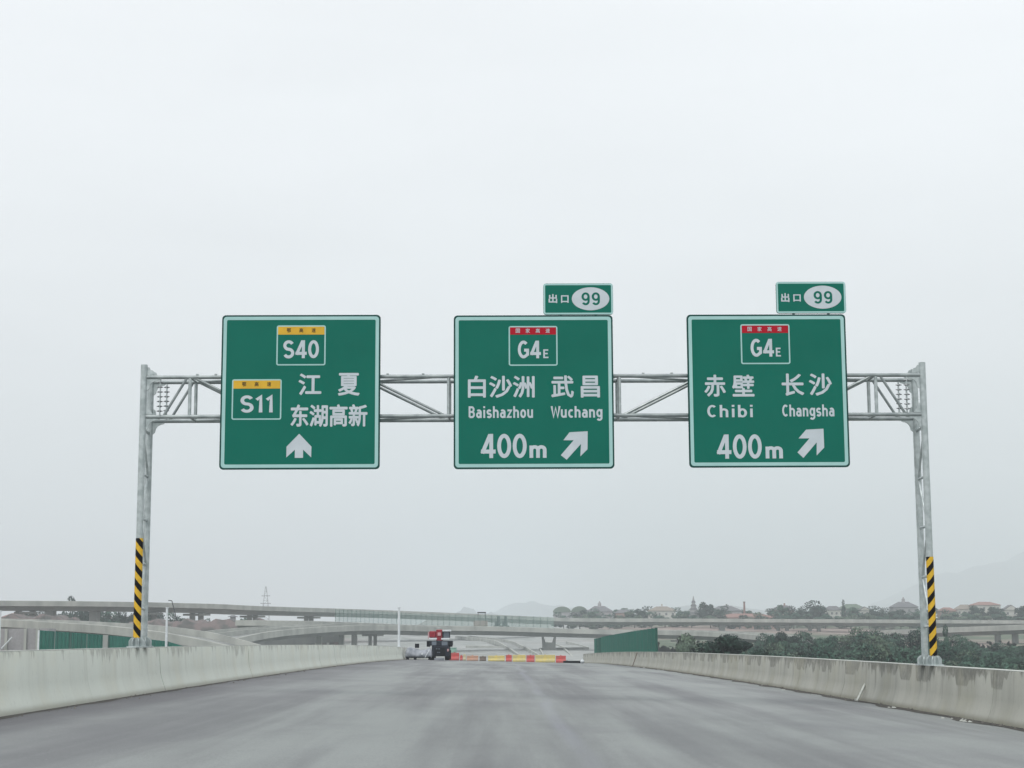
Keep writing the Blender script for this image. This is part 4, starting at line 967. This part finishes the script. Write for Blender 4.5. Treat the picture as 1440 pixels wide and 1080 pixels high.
# undergrowth below the grove (nobody could count it)
rs = np.random.RandomState(5); n_ = 16000
X_ = rs.uniform(26, 130, n_); Y_ = rs.uniform(160, 420, n_); keep = (X_ > 26) & (X_ < 0.36 * Y_ + 20); X_, Y_ = X_[keep], Y_[keep]; n_ = len(X_)
Z_ = np.array([gz(x, y) for x, y in zip(X_, Y_)]); Hh = rs.uniform(.4, 3.4, n_) * (0.5 + 0.5 * np.sin(X_ * .3) ** 2)
V = []; F = []
for i in range(n_):
    for k in range(2):
        c = Vector((X_[i] + rs.uniform(-.5, .5), Y_[i] + rs.uniform(-.5, .5), Z_[i] + Hh[i] * rs.uniform(.2, 1))); a = Vector(rs.normal(size=3)).normalized() * .55; b_ = a.cross(Vector(rs.normal(size=3))).normalized() * .35
        o = len(V); V += [c - a, c + b_, c + a, c - b_]; F.append((o, o + 1, o + 2, o + 3))
b = MB(); b.add(V, F); tag(b.build('undergrowth', M['leaf']), kind='stuff')

# ------------------------------------------------------------------ houses on the skyline
def house(px0, px1, pytop, pyeave, label, wall='plaster', roof='roofgrey', Y=790, gable='hip', pybase=874, dome=False, chim=None, cols=4):
    a_, c_ = W(px0, pyeave, Y), W(px1, pyeave, Y); top = W((px0 + px1) / 2, pytop, Y).z; ze = a_.z; z0 = gz((a_.x + c_.x) / 2, Y) - 1
    z0 = min(z0, ze - 3); x0, x1 = a_.x, c_.x; D = min(12, (x1 - x0) * .8)
    t = thing('house', ((x0 + x1) / 2, Y, z0), label, 'house')
    b = MB(); b.box(x0 + .3, x1 - .3, Y, Y + D, z0, ze); b.build('wall', M[wall], t)
    b = MB(); xm = (x0 + x1) / 2; ym = Y + D / 2; ov = .4
    if gable == 'hip':
        i_ = min(D * .5, (x1 - x0) * .3)
        v = [(x0 - ov, Y - ov, ze), (x1 + ov, Y - ov, ze), (x1 + ov, Y + D + ov, ze), (x0 - ov, Y + D + ov, ze), (x0 + i_, ym, top), (x1 - i_, ym, top)]
        b.add(v, [(0, 1, 5, 4), (1, 2, 5), (2, 3, 4, 5), (3, 0, 4), (0, 3, 2, 1)])
    elif gable == 'front':
        v = [(x0 - ov, Y - ov, ze), (xm, Y - ov, top), (x1 + ov, Y - ov, ze), (x0 - ov, Y + D, ze), (xm, Y + D, top), (x1 + ov, Y + D, ze)]
        b.add(v, [(0, 1, 4, 3), (1, 2, 5, 4), (0, 3, 5, 2), (3, 4, 5)])
        g_ = MB(); g_.prism([(x0, ze + .01), (x1, ze + .01), (xm, top - .25)], Y - ov - .05, Y - ov - .01); g_.build('gable', M[wall], t)
    elif gable == 'arch':
        P = [(x1, ze)] + [(xm + (x1 - xm) * math.cos(R(q)), ze + (top - ze) * math.sin(R(q))) for q in range(10, 180, 10)] + [(x0, ze)]
        b.prism(P, Y - .3, Y + D)
    rf = b.build('roof', M[roof], t)
    if dome:
        g_ = MB(); g_.tube((xm, ym, top - .6), (xm, ym, top + 1.0), 1.0, .7, 10); g_.tube((xm, ym, top + 1.0), (xm, ym, top + 2.4), .9, .05, 10); g_.build('cupola', M[wall], rf)
    if chim:
        q = W(chim[0], chim[1], Y); g_ = MB(); g_.box(q.x - .35, q.x + .35, ym - .4, ym + .4, top - 2.5, q.z); g_.build('chimney', M[wall], rf)
    hgt = ze - z0; rows = 2
    for r_ in range(rows if cols else 0):
        for c__ in range(cols):
            xx = x0 + (c__ + .5) / cols * (x1 - x0); zz = ze - 1.5 - r_ * 2.6
            g_ = MB(); g_.box(xx - .45, xx + .45, Y - .05, Y - .01, zz - .55, zz + .55); g_.build('window', M['window'], t)
house(778, 803, 853, 861, 'pale green building with rounded roof, left one of twins by the mesh fence', 'greyplaster', 'roofgreen', 860, 'arch', cols=0)
house(803.5, 826, 852.5, 861, 'pale green building with rounded roof, right one of twins by the mesh fence', 'greyplaster', 'roofgreen', 860, 'arch', cols=0)
house(826, 862, 852, 860, 'grey house with a small cupola left of the reddish house', 'greyplaster', 'roofgrey', 800, dome=True)
house(865, 889, 857, 862, 'low reddish house left of the dark round tree', 'pinkplaster', 'roofgrey', 800)
house(913, 951, 852.5, 859, 'white walled house with a tan hipped roof', 'plaster', 'rooftan', 800, chim=(932, 849))
house(1000, 1044, 852, 859, 'grey roofed house between the tall dark tree and the chimney', 'greyplaster', 'roofgrey', 800, chim=(1024, 849))
house(1010, 1092, 862.5, 868.5, 'long low shed with a faded red roof below the tall chimney', 'pinkplaster', 'roofred', 745)
house(1088, 1118, 851, 858, 'pinkish house left of the broad dark tree', 'pinkplaster', 'roofgrey', 800, chim=(1105, 848))
house(1160, 1186, 852, 858, 'small white house with a grey roof right of the broad dark tree', 'plaster', 'roofgrey', 800)
house(1182, 1218, 849, 856, 'house with a dark green hipped roof', 'greyplaster', 'roofgreen', 800)
house(1209, 1223, 853, 858, 'little white gabled annex beside the green roofed house', 'plaster', 'roofgrey', 785, 'front', cols=2)
house(1256, 1292, 846, 854, 'grey house with a high hipped roof left of the right gantry leg', 'greyplaster', 'roofgrey', 810, dome=True)
house(1322, 1345, 854, 859, 'low reddish house right of the right gantry leg', 'pinkplaster', 'roofred', 810)
house(1346, 1372, 850, 857, 'pale house left of the red roofed house', 'plaster', 'rooftan', 815)
house(1369, 1408, 846, 851, 'house with a long red roof above dark trees', 'plaster', 'roofred', 810)
house(1412, 1432, 850.5, 858, 'white gabled house near the right edge', 'plaster', 'roofgrey', 790, 'front', cols=2)
house(1122, 1160, 866, 869.5, 'low pale shed behind the upper flyover', 'plaster', 'rooftan', 870, cols=6)
house(2, 38, 862, 868, 'low pale building seen below the flyover at the far left', 'plaster', 'roofred', 600)
house(322, 332, 865, 867.5, 'little dark hut beside the end of the central overpass', 'greyplaster', 'roofgrey', 440, cols=2)

# pagoda spire, chimney stack, pylon, crane
p = W(975, 838, 800); z0 = gz(p.x, 800) - 1
t = thing('pagoda', (p.x, 800, z0), 'slender pointed pagoda rising between skyline trees', 'tower')
b = MB(); hh = p.z - z0; b.tube((p.x, 800, z0), (p.x, 800, z0 + hh * .55), 2.3, 1.9, 8); b.build('tower', M['greyplaster'], t)
for i in range(5):
    z = z0 + hh * (.35 + i * .11); b = MB(); b.tube((p.x, 800, z), (p.x, 800, z + 1.0), 2.9 - i * .45, 1.7 - i * .3, 8); b.build('roof_tier', M['roofgrey'], t)
b = MB(); b.tube((p.x, 800, z0 + hh * .55), (p.x, 800, p.z), 1.5, .08, 8); b.build('spire', M['greyplaster'], t)
p = W(1046.5, 847, 760); z0 = gz(p.x, 760); t = thing('chimney_stack', (p.x, 760, z0), 'thin brown factory chimney above the faded red roof', 'chimney')
b = MB(); b.tube((p.x, 760, z0), (p.x, 760, p.z), .55, .4, 12); b.build('shaft', M['roofred'], t); b = MB(); b.tube((p.x, 760, p.z), (p.x, 760, p.z + .3), .55, n=12); b.build('rim', M['brown'], t)
p = W(374, 825, 1050); z0 = gz(p.x, 1050) - 1; t = thing('pylon', (p.x, 1050, z0), 'faint lattice pylon far beyond the upper flyover', 'pylon')
H_ = p.z - z0; b = MB()
for sx_, sy_ in ((-1, -1), (1, -1), (1, 1), (-1, 1)): b.tube((p.x + sx_ * 3, 1050 + sy_ * 3, z0), (p.x + sx_ * .3, 1050 + sy_ * .3, p.z), .11, .07, 5)
b.build('leg', M['roofgrey'], t); b = MB()
for i in range(9):
    f, g_ = i / 9, (i + 1) / 9; w0, w1 = 3 - 2.7 * f, 3 - 2.7 * g_; s_ = 1 if i % 2 else -1
    b.tube((p.x - s_ * w0, 1050 - w0, z0 + H_ * f), (p.x + s_ * w1, 1050 - w1, z0 + H_ * g_), .07, n=4); b.tube((p.x - w1, 1050 - w1, z0 + H_ * g_), (p.x + w1, 1050 - w1, z0 + H_ * g_), .07, n=4)
b.build('lattice_brace', M['roofgrey'], t)
for f, l in ((.6, 3.2), (.78, 2.6)):
    b = MB(); b.tube((p.x - l, 1050, z0 + H_ * f), (p.x + l, 1050, z0 + H_ * f), .18, n=5); b.build('arm', M['roofgrey'], t)
pa, pb = W(255, 874, 440), W(243, 845, 440); z0 = gz(pa.x, 440)
t = thing('crane', (pa.x, 440, z0), 'crawler crane with a thin raised boom right of the left white post', 'crane')
b = MB(); b.box(pa.x - .6, pa.x + 2.6, 439, 442, z0 + 1, z0 + 3.2); b.build('cab', M['slate'], t); b = MB(); b.box(pa.x - .8, pa.x + 2.8, 438.6, 442.4, z0, z0 + .9); b.build('track', M['dark'], t)
b = MB(); b.tube((pa.x + .6, 438.8, z0 + 2.5), (pb.x, 438.8, pb.z), .17, .1, 8); b.build('boom', M['dark'], t)
b = MB(); b.tube((pb.x, 438.8, pb.z), (pb.x - .9, 438.8, pb.z + .1), .12, n=6); b.build('jib', M['dark'], t)
# small paving machine and roller on the central overpass
pp = W(676, 881, 460); z0 = pp.z; t = thing('paving_machine', (pp.x, 461, z0), 'small reddish machine with a flat dark canopy behind the mesh fence', 'construction machine')
z0 -= .85
b = MB(); b.box(pp.x - 1.9, pp.x + 1.8, 460.5, 463, z0 + .4, z0 + 2.4); b.build('body', M['pinkplaster'], t)
b = MB(); b.box(pp.x - .9, pp.x + 1.4, 460.4, 463, z0 + 4.4, z0 + 4.7); b.build('canopy', M['dark'], t)
for dx in (-.7, 1.2):
    b = MB(); b.box(pp.x + dx - .07, pp.x + dx + .07, 460.6, 460.75, z0 + 2.4, z0 + 4.4); b.build('canopy_post', M['dark'], t)
for dx in (-1.2, 1.1):
    b = MB(); b.tube((pp.x + dx, 460.3, z0 + .5), (pp.x + dx, 460.6, z0 + .5), .5, n=12); b.build('wheel', M['dark'], t)
for px_, lab in ((700, 'left one of two dark rollers behind the mesh fence'), (710, 'right one of two dark rollers behind the mesh fence')):
    pp = W(px_, 881, 462); z0 = pp.z - .85; t = thing('road_roller', (pp.x, 463, z0), lab, 'roller')
    b = MB(); b.box(pp.x - .8, pp.x + .7, 461.8, 463.4, z0 + .9, z0 + 2.2); b.box(pp.x - .1, pp.x + .6, 461.9, 463.3, z0 + 2.2, z0 + 3.6); b.build('body', M['slate'], t)
    for dx in (-.8, .8):
        b = MB(); b.tube((pp.x + dx, 461.8, z0 + .55), (pp.x + dx, 463.4, z0 + .55), .55, n=14); b.build('drum', M['dark'], t)
# brown retaining wall with posts under the near ramp
y_ = 425; zb0 = gz(W(410, 900, y_).x, y_) - 1
rw = thing('retaining_wall', tuple(W(410, 912, y_)), 'brownish retaining wall with dark posts under the near ramp beyond the left barrier', 'wall')
x0, x1 = W(345, 900, y_).x, W(478, 900, y_).x; z1 = W(410, 893, y_).z
for k in range(8):
    a_ = x0 + (x1 - x0) * k / 8; c_ = x0 + (x1 - x0) * (k + 1) / 8
    b = MB(); b.box(a_ + .05, c_ - .05, y_, y_ + .4, zb0, z1); b.build('panel', M['earth'], rw)
    b = MB(); b.box(a_ - .3, a_ + .3, y_ - .35, y_ - .02, zb0, z1 + .2); b.build('post', M['pier'], rw)
# site shed with brace at far left
p0 = W(0, 900, 240); z0 = gz(p0.x, 240)
t = thing('site_shed', (p0.x + 2.6, 246, z0), 'purple grey site shed under the lower left ramp beside the green hoarding', 'shed')
b = MB(); b.box(p0.x - 6, p0.x + 5.1, 246, 250, z0, W(0, 884, 246).z); b.build('wall', M['greyplaster'], t)
for px_ in (8, 35, 52):
    q = W(px_, 900, 245.6); b = MB(); b.box(q.x - .18, q.x + .18, 245.6, 245.95, z0, W(0, 884, 246).z); b.build('post', M['conc'], t)
q0, q1 = W(2, 912, 245.3), W(17, 896, 245.3); b = MB(); b.tube(q0, q1, .1, n=8); b.build('brace', M['white'], t)

# ------------------------------------------------------------------ haze
b = MB(); b.box(-5200, 5200, -450, 8600, -12, 330)
hz = b.build('haze', M['hill']); tag(hz, kind='stuff'); hz.data.materials.clear()
m = bpy.data.materials.new('haze_air'); m.use_nodes = True; m.node_tree.nodes.clear()
o_ = m.node_tree.nodes.new('ShaderNodeOutputMaterial'); v_ = m.node_tree.nodes.new('ShaderNodeVolumePrincipled')
v_.inputs['Color'].default_value = (0.90, 0.965, 1.0, 1); v_.inputs['Density'].default_value = HAZE; v_.inputs['Anisotropy'].default_value = 0.0
m.node_tree.links.new(v_.outputs[0], o_.inputs['Volume']); hz.data.materials.append(m)

for o in bpy.data.objects:
    if '_o' in o: del o['_o']
print('camera', tuple(cam.location), 'tris', sum(len(me.polygons) for me in bpy.data.meshes), 'slope', SLOPE, _l, _r)
